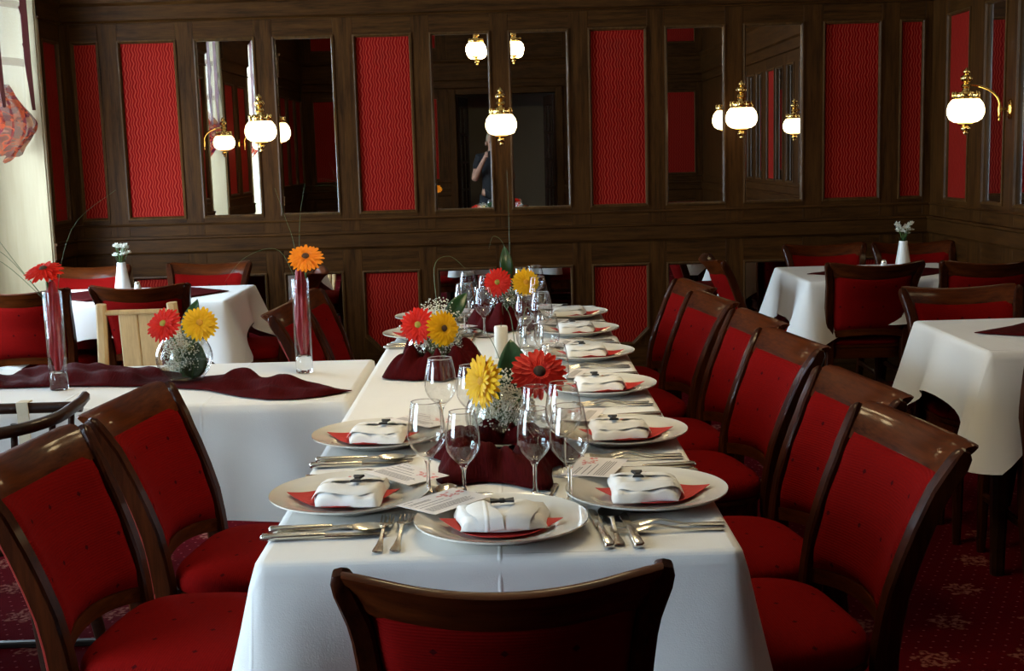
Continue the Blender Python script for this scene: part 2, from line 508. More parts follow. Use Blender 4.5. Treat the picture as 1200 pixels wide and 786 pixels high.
def panel_run(root, ua, ub, bays, low=True, up=True, top=True):
    """wood framing from ua to ub with the fields in `bays` [(u0,u1,kind)]"""
    bays = sorted(bays)
    edges = [ua] + [e for b in bays for e in b[:2]] + [ub]
    ztop = 2.19
    for i in range(0, len(edges), 2):
        a, b = edges[i], edges[i + 1]
        if b - a > 0.004:
            MB().box(a, b, -0.03, 0.0, 0.0, ztop, 0.002).build('stile', 'wall_wood', root)
            if top: MB().box(a, b, -0.03, 0.0, 2.55, ZC, 0.002).build('stile', 'wall_wood', root)
    for u0, u1, kind in bays:
        for za, zb in ((0.0, Z_LO0), (Z_LO1, Z_UP0), (Z_UP1, ztop)):
            MB().box(u0, u1, -0.0295, 0.0, za, zb).build('rail', 'wall_wood_h', root)
        bay(root, u0, u1, Z_UP0, Z_UP1, kind)
        bay(root, u0, u1, Z_LO0, Z_LO1, kind, 0.09 if kind == 'panel' else 0.0)
        if top:
            for za, zb in ((2.55, Z_T0), (Z_T1, ZC)):
                MB().box(u0, u1, -0.0295, 0.0, za, zb).build('rail', 'wall_wood_h', root)
            bay(root, u0, u1, Z_T0, Z_T1, 'panel')

def long_mould(root, ua, ub, name, prof, mat='wall_wood_h'):
    rs = [[(u, y, z) for y, z in prof] for u in (ua, ub)]
    MB().rings(rs).build(name, mat, root)

CHAIR_RAIL = [(0, 0.868), (-0.042, 0.874), (-0.050, 0.885), (-0.050, 0.955), (-0.058, 0.962), (-0.058, 0.974), (0, 0.976)]
LEDGE = [(0, 1.035), (-0.036, 1.036), (-0.040, 1.042), (-0.036, 1.050), (0, 1.052)]
BEAM = [(0, 2.19), (-0.045, 2.19), (-0.052, 2.196), (-0.045, 2.204), (-0.040, 2.206), (-0.040, 2.285), (-0.060, 2.30), (-0.060, 2.50), (-0.085, 2.53), (-0.085, 2.55), (0, 2.55)]
SKIRTING = [(0, 0.0), (-0.045, 0.0), (-0.045, 0.12), (-0.036, 0.135), (0, 0.135)]

def wall_root(name, loc, rz):
    o = bpy.data.objects.new(name, None); COL.objects.link(o)
    o.location = loc; o.rotation_euler = (0, 0, rz)
    return struct(o)

# back wall ------------------------------------------------------
wb = wall_root('wall_back', (0, YB, 0), 0)
MB().box(XL - 0.6, XR + 0.3, 0.001, 0.15, 0, ZC).build('wall_slab', 'wall_wood', wb)
P = 1.343
bays = [(-2.47, -2.315, 'panel'), (2.262, 2.405, 'panel')]
for k in range(4):
    o = k * P
    bays.append((-2.205 + o, -1.872 + o, 'panel'))
    if k < 3:
        bays.append((-1.768 + o, -1.424 + o, 'mirror')); bays.append((-1.319 + o, -0.975 + o, 'mirror'))
panel_run(wb, XL, XR, bays)
long_mould(wb, XL, XR, 'chair_rail', CHAIR_RAIL); long_mould(wb, XL, XR, 'ledge', LEDGE)
long_mould(wb, XL, XR, 'beam', BEAM); long_mould(wb, XL, XR, 'skirting', SKIRTING)

# right wall: local x runs towards -Y (the camera) ----------------
wr = wall_root('wall_right', (XR, 0, 0), -PI / 2)
MB().box(-YB, -YR, 0.001, 0.15, 0, ZC).build('wall_slab', 'wall_wood', wr)
bays = []
for k in range(5):
    y = 7.12 - k * P
    bays += [(-y, -(y - 0.35), 'panel')]
    y = 6.56 - k * P
    bays += [(-y, -(y - 0.28), 'mirror'), (-(y - 0.42), -(y - 0.73), 'mirror')]
panel_run(wr, -YB, -YR, bays)
for nm, pr in (('chair_rail', CHAIR_RAIL), ('ledge', LEDGE), ('beam', BEAM), ('skirting', SKIRTING)):
    long_mould(wr, -YB, -YR, nm, pr)

# left wall: local x = world Y -----------------------------------
wl = wall_root('wall_left', (XL, 0, 0), PI / 2)
segs = []
last = YR
for y0, y1 in sorted(WINDOWS):
    segs.append((last, y0)); last = y1
segs.append((last, YB))
for a, b in segs:
    MB().box(a, b, 0.001, WDEEP + 0.1, 0, ZC).build('wall_slab', 'plaster', wl)
    L = b - a
    if L < 0.5: bl = [(a + 0.07, b - 0.075, 'panel')]
    elif L < 1.2: bl = [(a + 0.10, a + L / 2 - 0.07, 'panel'), (a + L / 2 + 0.07, b - 0.10, 'panel')]
    else:
        n = 3; wdt = (L - 0.11 * (n + 1)) / n
        bl = [(a + 0.11 + i * (wdt + 0.11), a + 0.11 + i * (wdt + 0.11) + wdt, 'panel') for i in range(n)]
    panel_run(wl, a, b, bl, top=False)
    for nm, pr in (('chair_rail', CHAIR_RAIL), ('ledge', LEDGE), ('beam', BEAM), ('skirting', SKIRTING)):
        long_mould(wl, a, b, nm, pr)
    MB().box(a, b, -0.03, 0.0, 2.55, ZC).build('upper_board', 'wall_wood_h', wl)
for y0, y1 in WINDOWS:
    MB().box(y0, y1, 0.001, WDEEP + 0.1, 0, WSILL - 0.03).build('wall_slab', 'plaster', wl)
    MB().box(y0, y1, 0.001, WDEEP + 0.1, WTOP, ZC).build('wall_slab', 'plaster', wl)
    MB().box(y0, y1, -0.03, 0.0, 0, WSILL - 0.03, 0.003).build('apron_board', 'wall_wood_h', wl)
    MB().box(y0, y1, -0.03, 0.0, WTOP + 0.02, ZC, 0.003).build('upper_board', 'wall_wood_h', wl)
    # cream lining of the niche
    for ya, yb in ((y0, y0 + 0.012), (y1 - 0.012, y1)):
        MB().box(ya, yb, -0.03, WDEEP, WSILL, WTOP).build('reveal', 'cream', wl)
    MB().box(y0, y1, -0.03, WDEEP, WTOP - 0.012, WTOP).build('reveal', 'cream', wl)
    for ya, yb in ((y0 - 0.028, y0 + 0.004), (y1 - 0.004, y1 + 0.028)):
        MB().box(ya, yb, -0.040, -0.028, WSILL - 0.03, WTOP + 0.03, 0.003).build('architrave', 'cream', wl)

for i, (y0, y1) in enumerate(GLAZED):
    wd = wall_root('window_%d' % (i + 1), (XL, 0, 0), PI / 2)
    yw0, yw1 = WDEEP - 0.03, WDEEP + 0.03
    f = MB()
    f.box(y0, y0 + 0.06, yw0, yw1, WSILL, WTOP); f.box(y1 - 0.06, y1, yw0, yw1, WSILL, WTOP)
    f.box(y0 + 0.06, y1 - 0.06, yw0, yw1, WSILL, WSILL + 0.07); f.box(y0 + 0.06, y1 - 0.06, yw0, yw1, WTOP - 0.06, WTOP)
    f.build('window_frame', 'white_paint', wd)
    ym = (y0 + y1) / 2
    MB().box(ym - 0.04, ym + 0.04, yw0 - 0.01, yw1 + 0.01, WSILL + 0.07, WTOP - 0.06).build('mullion', 'white_paint', wd)
    for ya, yb in ((y0 + 0.06, ym - 0.04), (ym + 0.04, y1 - 0.06)):
        MB().box(ya, yb, yw0 + 0.01, yw1 - 0.01, 1.95, 2.0).build('transom_bar', 'white_paint', wd)
        for za, zb in ((WSILL + 0.07, 1.95), (2.0, WTOP - 0.06)):
            MB().box(ya, yb, WDEEP - 0.002, WDEEP + 0.002, za, zb).build('pane', 'pane', wd)
    if y1 < WINDOWS[i][1]:
        MB().box(y1, WINDOWS[i][1], WDEEP - 0.03, WDEEP + 0.1, WSILL, WTOP).build('light_block_panel', 'cream', wl)  # unseen panel added to keep daylight off the cream reveal
    y1 = WINDOWS[i][1]
    MB().box(y0, y1, -0.06, WDEEP, WSILL - 0.03, WSILL, 0.005).build('window_sill', 'cream', wd)

# rear wall (behind the camera, seen in the mirrors): local x = -X
wq = wall_root('wall_rear', (0, YR, 0), PI)
DX0, DX1, DTOP = -0.62, 0.62, 2.12
MB().box(-XR, DX0, 0.001, 0.15, 0, ZC).build('wall_slab', 'wall_wood', wq)
MB().box(DX1, -XL, 0.001, 0.15, 0, ZC).build('wall_slab', 'wall_wood', wq)
MB().box(DX0, DX1, 0.001, 0.15, DTOP, ZC).build('wall_slab', 'wall_wood', wq)
panel_run(wq, -XR, DX0 - 0.09, [(-XR + 0.12 + i * 0.58, -XR + 0.12 + i * 0.58 + 0.40, 'panel') for i in range(3)])
panel_run(wq, DX1 + 0.09, -XL, [(DX1 + 0.22 + i * 0.58, DX1 + 0.22 + i * 0.58 + 0.40, 'panel') for i in range(3)])
MB().box(DX0 - 0.09, DX1 + 0.09, -0.0295, 0, 2.55, ZC).build('upper_board', 'wall_wood_h', wq)
for a, b in ((DX0 - 0.09, DX0), (DX1, DX1 + 0.09)):
    MB().box(a, b, -0.05, 0.15, 0, 2.19, 0.004).build('door_jamb', 'wall_wood', wq)
MB().box(DX0, DX1, -0.05, 0.15, DTOP, 2.19, 0.004).build('door_head', 'wall_wood_h', wq)
long_mould(wq, -XR, -XL, 'beam', BEAM)
for a, b in ((-XR, DX0 - 0.09), (DX1 + 0.09, -XL)):
    for nm, pr in (('chair_rail', CHAIR_RAIL), ('ledge', LEDGE), ('skirting', SKIRTING)):
        long_mould(wq, a, b, nm, pr)
# glazed double door standing open into a hall behind
hall = struct(MB().box(-1.8, 1.8, YR - 2.3, YR - 2.2, 0, ZC).box(-1.85, -1.8, YR - 2.3, YR - 0.15, 0, ZC).box(1.8, 1.85, YR - 2.3, YR - 0.15, 0, ZC).build('wall_hall', 'plaster'))
for i, (hx, sgn) in enumerate(((-0.61, 1), (0.61, -1))):
    d = wall_root('door_%d' % (i + 1), (hx, YR - 0.10, 0), R(-80 if sgn > 0 else 80))
    W = 0.60 * sgn
    def bxx(a, b, z0, z1, name, mat='dark_wood', y=0.02):
        MB().box(min(a, b), max(a, b), -y, y, z0, z1, 0.003).build(name, mat, d)
    bxx(0, 0.09 * sgn, 0.01, 2.10, 'door_stile'); bxx(W - 0.09 * sgn, W, 0.01, 2.10, 'door_stile')
    bxx(0.09 * sgn, W - 0.09 * sgn, 0.01, 0.6, 'kick_panel'); bxx(0.09 * sgn, W - 0.09 * sgn, 2.0, 2.10, 'top_rail')
    for j in range(4):
        z0 = 0.6 + j * 0.35
        bxx(0.09 * sgn, W - 0.09 * sgn, z0 + 0.32, z0 + 0.35, 'glazing_bar')
        bxx(0.09 * sgn, W / 2, z0, z0 + 0.32, 'pane', 'pane', 0.003); bxx(W / 2, W - 0.09 * sgn, z0, z0 + 0.32, 'pane', 'pane', 0.003)
    bxx(W / 2 - 0.012, W / 2 + 0.012, 0.6, 2.0, 'glazing_bar')

# dark metal strips that join the carpet widths
for i, y in enumerate((3.57, 4.52)):
    struct(MB().box(XL + 0.05, -0.93 if i == 0 else -1.30, y - 0.012, y + 0.012, 0.0, 0.018, 0.004).build('trim_%d' % (i + 1), 'black_metal'))

# ---------------------------------------------------------------- lamps
def globe_prof():
    return [(0.030, -0.060), (0.055, -0.056), (0.076, -0.042), (0.087, -0.018), (0.088, 0.004), (0.081, 0.030), (0.066, 0.050), (0.052, 0.058)]
def lamp_head(root, c, shade='globe'):
    """opal globe with brass gallery and finials, centre c"""
    cx, cyy, cz = c
    MB().lathe(globe_prof(), 32, c).build('globe_shade', shade, root, 60)
    MB().lathe([(0.060, 0.052), (0.063, 0.056), (0.063, 0.074), (0.052, 0.078), (0.050, 0.086), (0.020, 0.092), (0.016, 0.105)], 28, c).build('gallery', 'brass', root, 40)
    for j in range(10):
        a = j * 2 * PI / 10
        MB().lathe([(0.0, 0.052), (0.006, 0.056), (0.006, 0.086), (0.0, 0.092)], 8, (cx + 0.060 * math.cos(a), cyy + 0.060 * math.sin(a), cz)).build('gallery_bead', 'brass', root, 60)
    MB().lathe([(0.016, 0.104), (0.026, 0.112), (0.020, 0.124), (0.010, 0.130), (0.024, 0.142), (0.030, 0.152), (0.024, 0.164), (0.009, 0.172), (0.016, 0.180), (0.017, 0.186), (0.008, 0.196), (0.0, 0.206)], 20, c).build('finial', 'brass', root, 60)
    MB().lathe([(0.036, -0.056), (0.038, -0.064), (0.030, -0.070), (0.014, -0.074), (0.022, -0.086), (0.020, -0.094), (0.008, -0.100), (0.012, -0.108), (0.008, -0.116), (0.0, -0.120)], 20, c).build('pendant_drop', 'brass', root, 60)

def sconce(x, y, z, rz, label):
    t = thing('wall_sconce', label, 'lamp', (x, y, z), rz, 'brass wall sconces with lit opal globes')
    # local: wall plane at y=0, room towards -y ; globe centre at (0,-0.22,0)
    MB().lathe([(0.0, -0.0), (0.034, 0.0), (0.034, 0.008), (0.024, 0.016), (0.0, 0.018)], 24).build('back_plate', 'brass', t, 40)
    t.children[-1].rotation_euler = (PI / 2, 0, 0); t.children[-1].scale = (0.75, 1.45, 1)
    MB().tube([(0, -0.015, 0), (0, -0.055, 0)], 0.007).build('bracket', 'brass', t, 60)
    MB().lathe([(0.0, -0.060), (0.008, -0.052), (0.004, -0.044), (0.009, -0.036), (0.007, -0.020), (0.010, -0.004), (0.010, 0.006), (0.007, 0.02), (0.006, 0.03)], 14, (0, -0.055, 0)).build('arm_socket', 'brass', t, 60)
    pts = []
    for i in range(13):
        a = PI * i / 12 * 0.5
        pts.append((0, -0.055 - 0.165 * (1 - math.cos(a)), 0.02 + 0.102 * math.sin(a)))
    MB().tube(pts, 0.0065, 10).build('arm', 'brass', t, 60)
    lamp_head(t, (0, -0.22, 0.0))
    return t
for k, (lx, nm) in enumerate(((-1.371, 'leftmost sconce on the back wall, lit opal globe between the left pair of mirrors'),
                              (-0.028, 'middle sconce on the back wall, lit opal globe above the far end of long table'),
                              (1.315, 'right sconce on the back wall, lit opal globe between the dark right mirrors'))):
    sconce(lx, YB - 0.03, 1.56, 0.0, nm)
sconce(XR - 0.03, 6.21, 1.545, -PI / 2, 'brass sconce with curved arm on the right wall, lit opal globe near corner')
sconce(XR - 0.03, 6.21 - P, 1.545, -PI / 2, 'brass sconce further forward on the right wall, outside the frame')
sconce(XL + 0.03, 2.70, 1.545, PI / 2, 'brass sconce on the window pier, seen reflected in the left mirror')
sconce(XL + 0.03, 4.30, 1.545, PI / 2, 'brass sconce on the panelled pier left of frame, between the windows')

def chandelier(x, y, z, label):
    t = thing('chandelier', label, 'chandelier', (x, y, z), 0)
    MB().lathe([(0.0, 1.0), (0.07, 1.0), (0.065, 0.97), (0.02, 0.94), (0.010, 0.92), (0.008, 0.30), (0.03, 0.26), (0.045, 0.18), (0.03, 0.10), (0.012, 0.06), (0.02, 0.02), (0.0, 0.0)], 20).build('stem', 'brass', t, 60)
    for j in range(4):
        a = PI / 4 + j * PI / 2
        c, s = math.cos(a), math.sin(a)
        pts = [(c * r, s * r, 0.18 + h) for r, h in ((0.03, 0), (0.10, 0.05), (0.17, 0.05), (0.22, 0.0), (0.235, -0.07))]
        MB().tube(pts, 0.007, 8).build('arm', 'brass', t, 60)
        lamp_head(t, (c * 0.235, s * 0.235, 0.0), 'globe_bright')
chandelier(-0.08, 3.3, 2.30, 'brass chandelier with four lit opal globes above the long table')

# ---------------------------------------------------------------- curtains
def curtain(y0, y1, label):
    xx = XL - 0.02
    t = thing('sheer_curtain', label, 'curtain', (0, 0, 0), 0, 'sheer curtains at the windows')
    z0, z1 = 1.62, 2.60
    def sheet(u, v):
        y = y0 + (y1 - y0) * u
        return (xx - 0.03 + 0.022 * math.sin(u * 34) + 0.01 * math.sin(u * 13 + v * 3), y, z1 + (z0 - z1) * v + 0.02 * math.sin(u * 9))
    MB().grid(sheet, 90, 10).build('sheer_panel', 'sheer', t, 180)
    n = max(2, round((y1 - y0) / 0.45))
    for k in range(n):
        ya = y0 + (y1 - y0) * k / n; yb = y0 + (y1 - y0) * (k + 1) / n
        def puff(u, v, ya=ya, yb=yb):
            y = ya + (yb - ya) * u
            side = abs(u - 0.5) * 2
            bulge = math.sin(PI * v) * 0.10 * (1 - 0.35 * side) + 0.02 * math.sin(u * 26 + v * 5)
            zt = 1.78 - 0.10 * math.cos(u * 2 * PI) * 0.5
            zb = 1.43 + 0.06 * side + 0.012 * math.sin(u * 22)
            return (xx - 0.03 + bulge - 0.02, y + 0.02 * math.sin(v * 9 + u * 4), zt + (zb - zt) * v)
        MB().grid(puff, 24, 14).build('swag', 'swag', t, 180)
    for k in range(n + 1):
        y = y0 + (y1 - y0) * k / n
        y = min(max(y, y0 + 0.03), y1 - 0.045)
        pts = [(xx + 0.02, y, 2.60), (xx + 0.022, y + 0.005, 2.2), (xx + 0.02, y + 0.012, 1.95), (xx + 0.03, y + 0.02, 1.70)]
        MB().sweep(pts, [0.036, 0.036, 0.034, 0.018], 0.003, Vector((0.85, 0.5, 0))).build('ribbon', 'ribbon', t)
        for dz, dy in ((2.15, -0.05), (1.96, -0.035)):
            pts = [(xx + 0.02, y + dy, dz + 0.09), (xx + 0.03, y + dy * 0.9, dz + 0.04), (xx + 0.022, y + dy * 0.4, dz - 0.05)]
            MB().sweep(pts, 0.012, 0.002, Vector((0.85, 0.5, 0))).build('ribbon_tail', 'ribbon', t)
    MB().tube([(xx - 0.03, y0, 2.605), (xx - 0.03, y1, 2.605)], 0.008).build('curtain_rod', 'brass', t, 60)
curtain(WINDOWS[0][0] + 0.015, WINDOWS[0][1] - 0.03, 'white sheer curtain with orange and burgundy swags at the left edge window')
curtain(WINDOWS[1][0] + 0.02, WINDOWS[1][1] - 0.02, 'sheer swagged curtain at the middle window, seen in the left mirror')
curtain(WINDOWS[2][0] + 0.02, WINDOWS[2][1] - 0.02, 'sheer swagged curtain at the window nearest the rear wall')

# ---------------------------------------------------------------- tables and cloths
def table(x0, x1, y0, y1, label, zt=0.745, mat='dark_wood'):
    cx, cyy = (x0 + x1) / 2, (y0 + y1) / 2
    t = thing('dining_table', label, 'table', (cx, cyy, 0), 0, 'restaurant tables under white cloths')
    a, b = (x1 - x0) / 2, (y1 - y0) / 2
    MB().box(-a, a, -b, b, zt - 0.03, zt, 0.004).build('table_top', mat, t)
    MB().box(-a + 0.05, a - 0.05, -b + 0.05, b - 0.05, zt - 0.10, zt - 0.031).build('apron', mat, t)
    for sx in (-1, 1):
        for sy in (-1, 1):
            px, py = sx * (a - 0.07), sy * (b - 0.07)
            MB().sweep([(px, py, zt - 0.03), (px, py, 0.35), (px, py, 0.0)], [0.065, 0.055, 0.04], [0.065, 0.055, 0.04]).build('leg', mat, t)
    return t

def cloth(x0, x1, y0, y1, label, drop, flare=0.05, corner=0.10, extra=0.35, zt=0.752, noflare=(), ripple=0.014, seed=0):
    """tablecloth over a rectangular top: flat top, rounded edge, hanging skirt with corner folds"""
    rng = random.Random(seed)
    per = []   # (x, y, nx, ny, dist_to_corner, side)
    r = 0.018
    cs = [((x0 + r, y0 + r), PI, 'x0', 'y0'), ((x1 - r, y0 + r), 1.5 * PI, 'y0', 'x1'), ((x1 - r, y1 - r), 0, 'x1', 'y1'), ((x0 + r, y1 - r), 0.5 * PI, 'y1', 'x0')]
    for i, ((cx, cyy), a0, sa, sb) in enumerate(cs):
        for j in range(7):
            a = a0 + PI / 2 * j / 6
            per.append((cx + r * math.cos(a), cyy + r * math.sin(a), math.cos(a), math.sin(a), 0.0, sa if j < 3 else sb))
        nx_, ny_ = cs[(i + 1) % 4][0]
        a = a0 + PI / 2
        p0 = (cx + r * math.cos(a), cyy + r * math.sin(a)); p1 = (nx_ + r * math.cos(a), ny_ + r * math.sin(a))
        L = math.hypot(p1[0] - p0[0], p1[1] - p0[1]); n = max(4, int(L / 0.03))
        for j in range(1, n):
            f = j / n
            per.append((p0[0] + (p1[0] - p0[0]) * f, p0[1] + (p1[1] - p0[1]) * f, math.cos(a), math.sin(a), min(f, 1 - f) * L, sb))
    ins = 0.014
    m = MB()
    nx = max(4, int((x1 - x0) / 0.05)); ny = max(4, int((y1 - y0) / 0.05))
    def top(u, v):
        x = x0 + ins + (x1 - x0 - 2 * ins) * u; y = y0 + ins + (y1 - y0 - 2 * ins) * v
        return (x, y, zt + 0.0006 * wob(x + seed, y, 3))
    m.grid(top, nx, ny)
    rows = 14
    rings = []
    rings.append([(min(max(p[0], x0 + ins), x1 - ins), min(max(p[1], y0 + ins), y1 - ins), zt) for p in per])
    rings.append([(p[0] - p[2] * 0.005, p[1] - p[3] * 0.005, zt - 0.0015) for p in per])
    ph = [rng.uniform(0, 6) for _ in range(6)]
    S = 0.0; prev = per[0]; ss = []
    for p in per:
        S += math.hypot(p[0] - prev[0], p[1] - prev[1]); ss.append(S); prev = p
    for k in range(rows + 1):
        tt = k / rows
        ring = []
        for p, s_ in zip(per, ss):
            d = p[4]
            g = math.exp(-(d / 0.075) ** 2)
            g2 = math.exp(-((d - 0.17) / 0.09) ** 2)
            side = p[5]
            fl = 0.0 if side in noflare else 1.0
            out = 0.002 + 0.004 * min(1, tt * 8)
            e = tt ** 1.1
            out += fl * (flare * e + corner * g * e - corner * 0.45 * g2 * e)
            out += fl * ripple * e * (math.sin(s_ * 11 + ph[0]) + 0.6 * math.sin(s_ * 23 + ph[1]) + 0.4 * math.sin(s_ * 5 + ph[2]))
            dr = (drop if not isinstance(drop, dict) else drop.get(side, drop['all'])) * (1 + extra * max(0.0, 1 - d / 0.33) ** 1.5 * fl) + 0.004 * math.sin(s_ * 7 + ph[3])
            ring.append((p[0] + p[2] * out, p[1] + p[3] * out, zt - 0.006 - dr * tt))
        rings.append(ring)
    m.rings(rings, True, False, False)
    o = m.build('tablecloth', 'linen', None, 180)
    return tag(o, label, 'tablecloth', 'white linen tablecloths')

TX0, TX1 = -0.434, 0.370
table(TX0 + 0.01, TX1 - 0.01, 2.01, 3.25, 'front table of the long dining run, hidden under the white cloth')
table(TX0 + 0.01, TX1 - 0.01, 3.27, 4.45, 'middle table of the long dining run, hidden under the white cloth')
table(TX0 + 0.02, TX1 - 0.02, 4.47, 5.33, 'farthest table of the long dining run, toward the back wall')
cloth(TX0, TX1, 2.0, 4.46, 'long white tablecloth on the main dining table, hanging over its front end', 0.235, 0.035, 0.035, 0.10, seed=1, noflare=('y1',))
cloth(TX0 + 0.014, TX1 - 0.008, 4.475, 5.345, 'white tablecloth on the far section of the long table', 0.235, 0.01, 0.03, 0.1, zt=0.751, seed=2, noflare=('y0',))
table(-1.95, -0.455, 3.39, 4.06, 'side table joined to the long table on the left, under white cloth')
cloth(-1.96, -0.452, 3.375, 4.075, 'white tablecloth on the left side table, hem just above the carpet pattern', 0.315, 0.015, 0.03, 0.1, zt=0.7515, seed=3, noflare=('x1',), ripple=0.007)
table(-2.32, -1.355, 5.92, 6.63, 'small table in the left corner by the window, white cloth')
cloth(-2.33, -1.345, 5.91, 6.64, 'white tablecloth on the corner table by the left window', 0.155, 0.05, 0.06, 0.85, seed=4)
table(1.435, 2.30, 6.03, 6.78, 'small table in the dark right corner, white cloth')
cloth(1.425, 2.31, 6.02, 6.79, 'white tablecloth on the far right corner table below the sconce', 0.20, 0.05, 0.06, 0.6, seed=5)
table(1.49, 2.24, 3.89, 4.60, 'small table at the right edge, white cloth, nearer the camera')
cloth(1.48, 2.25, 3.88, 4.61, 'white tablecloth on the nearer right table at the frame edge', 0.185, 0.05, 0.06, 0.95, seed=6)

# ---------------------------------------------------------------- chairs
def stile_y(z):
    pts = [(0.0, -0.285), (0.2, -0.222), (0.42, -0.190), (0.55, -0.203), (0.65, -0.232), (0.75, -0.272), (0.84, -0.318), (0.9, -0.35)]
    for (a, ya), (b, yb) in zip(pts, pts[1:]):
        if z <= b:
            f = (z - a) / (b - a); f2 = f * f * (3 - 2 * f) * 0.3 + f * 0.7
            return ya + (yb - ya) * f2
    return pts[-1][1]
BOW = 0.048
def make_chair(label, mark=False):
    t = thing('dining_chair', label, 'chair', (0, 0, 0), 0, 'red upholstered dining chairs')
    # seat outline
    def outline(sc, z):
        ol = []
        hw, y0, y1 = 0.215 * sc, -0.19 * sc, 0.225 * sc
        N = 44
        for i in range(N):
            a = 2 * PI * i / N
            ca, sa = math.cos(a), math.sin(a)
            e = 0.50 if sa > 0 else 0.36
            x = math.copysign(abs(ca) ** (e + 0.1), ca) * hw
            y = math.copysign(abs(sa) ** (e + 0.12), sa) * (y1 if sa > 0 else -y0)
            x *= 1.0 - 0.10 * max(0, -y / 0.19)
            ol.append((x, y, z))
        return ol
    s = MB().rings([outline(0.985, 0.440), outline(1.012, 0.446), outline(1.022, 0.458), outline(1.012, 0.474), outline(0.97, 0.487), outline(0.86, 0.497), outline(0.6, 0.504), outline(0.25, 0.506)])
    s.build('seat', 'upholstery', t, 180)
    sf = MB().rings([outline(0.975, 0.375), outline(0.975, 0.424), outline(1.012, 0.428), outline(1.012, 0.440), outline(0.95, 0.441)]).build('seat_frame', 'chair_wood_h', t, 40)
    if mark:
        MARK_PARENT.append(sf)
    for sx in (-1, 1):
        MB().sweep([(sx * 0.165, 0.165, 0.42), (sx * 0.168, 0.170, 0.25), (sx * 0.170, 0.175, 0.0)], [0.042, 0.036, 0.026], [0.042, 0.036, 0.026]).build('front_leg', 'chair_wood', t, 40)
        zs = [0, 0.1, 0.2, 0.3, 0.4, 0.46, 0.52, 0.58, 0.64, 0.70, 0.74, 0.77, 0.80, 0.825, 0.843, 0.851]
        pts = [(sx * (0.178 + 0.004 * (z < 0.4) + 0.026 * max(0, (z - 0.45) / 0.38) + 0.016 * max(0, (z - 0.74) / 0.1) ** 1.6), stile_y(z), z) for z in zs]
        dd = [0.026, 0.032, 0.038, 0.044, 0.048, 0.048, 0.046, 0.044, 0.042, 0.040, 0.038, 0.037, 0.037, 0.036, 0.030, 0.016]
        ww = [0.035] * 11 + [0.035, 0.034, 0.032, 0.026, 0.014]
        MB().sweep(pts, ww, dd, ch=0.14).build('back_post', 'chair_wood', t, 35)
    # top rail
    HW = 0.206
    rs = []
    N = 22
    sec = [(0.004, 0.0), (-0.016, -0.012), (-0.026, 0.0), (-0.030, 0.03), (-0.036, 0.056), (-0.046, 0.074), (-0.050, 0.086), (-0.040, 0.093), (-0.026, 0.090), (-0.012, 0.076), (-0.003, 0.05), (0.003, 0.02)]
    for i in range(N + 1):
        q = -1 + 2 * i / N
        x = q * HW
        yb = stile_y(0.785) + 0.012 - BOW * (1 - q * q)
        zb = 0.771 + 0.020 * q * q
        k = 1.0 if abs(q) < 0.93 else 1.0 - 0.12 * (abs(q) - 0.93) / 0.07
        lean = 0.46
        ring = []
        for a, b in sec:
            b *= 0.74
            b2 = 0.045 + (b - 0.045) * k; a2 = -0.02 + (a + 0.02) * k
            ring.append((x + math.copysign(max(0, abs(q) - 0.8) * b2 * 0.8, q), yb + a2 - b2 * lean, zb + b2))
        rs.append(ring)
    MB().rings(rs).build('top_rail', 'chair_wood_h', t, 50)
    # lower back rail
    rs = []
    for i in range(13):
        q = -1 + 2 * i / 12; x = q * 0.172
        yb = stile_y(0.51) - BOW * 0.75 * (1 - q * q)
        zb = 0.512 - 0.016 * q * q
        rs.append([(x, yb + a, zb + b) for a, b in ((0.012, -0.016), (-0.012, -0.016), (-0.014, 0.016), (0.012, 0.016))])
    MB().rings(rs).build('lower_rail', 'chair_wood_h', t, 30)
    # padded back, front and rear faces
    def pad(sgn):
        m = MB()
        def fn(u, v):
            q = -1 + 2 * u
            zl = 0.524 - 0.016 * q * q; zh = 0.786 + 0.020 * q * q
            z = zl + (zh - zl) * v
            x = q * (0.162 + 0.026 * max(0, (z - 0.45) / 0.38))
            edge = min(1, (1 - abs(q)) * 7) ** 0.5 * min(1, min(v, 1 - v) * 9) ** 0.5
            th = (0.006 + 0.016 * edge) if sgn > 0 else -(0.008 + 0.020 * edge)
            return (x, stile_y(z) - BOW * (1 - q * q) * (0.75 + 0.25 * v) + th, z)
        return m.grid(fn, 18, 14)
    pad(1).build('backrest', 'upholstery_back', t, 180)
    pad(-1).build('back_cover', 'upholstery_back', t, 180)
    # window glint painted as a red strip along the posts' outer rear edge
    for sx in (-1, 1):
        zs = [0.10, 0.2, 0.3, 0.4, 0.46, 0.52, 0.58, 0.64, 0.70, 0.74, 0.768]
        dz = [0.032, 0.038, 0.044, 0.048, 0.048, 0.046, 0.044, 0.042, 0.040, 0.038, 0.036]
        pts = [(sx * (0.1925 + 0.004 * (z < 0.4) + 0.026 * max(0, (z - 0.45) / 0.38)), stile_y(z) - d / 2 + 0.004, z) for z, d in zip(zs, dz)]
        MB().sweep(pts, 0.006, 0.010, ch=0.3).build('edge_glint', 'red_glint', t, 40)
    for sx in (-1, 1):
        MB().sweep([(sx * 0.168, 0.17, 0.20), (sx * 0.176, -0.215, 0.20)], 0.02, 0.026).build('stretcher', 'chair_wood', t)
    return t

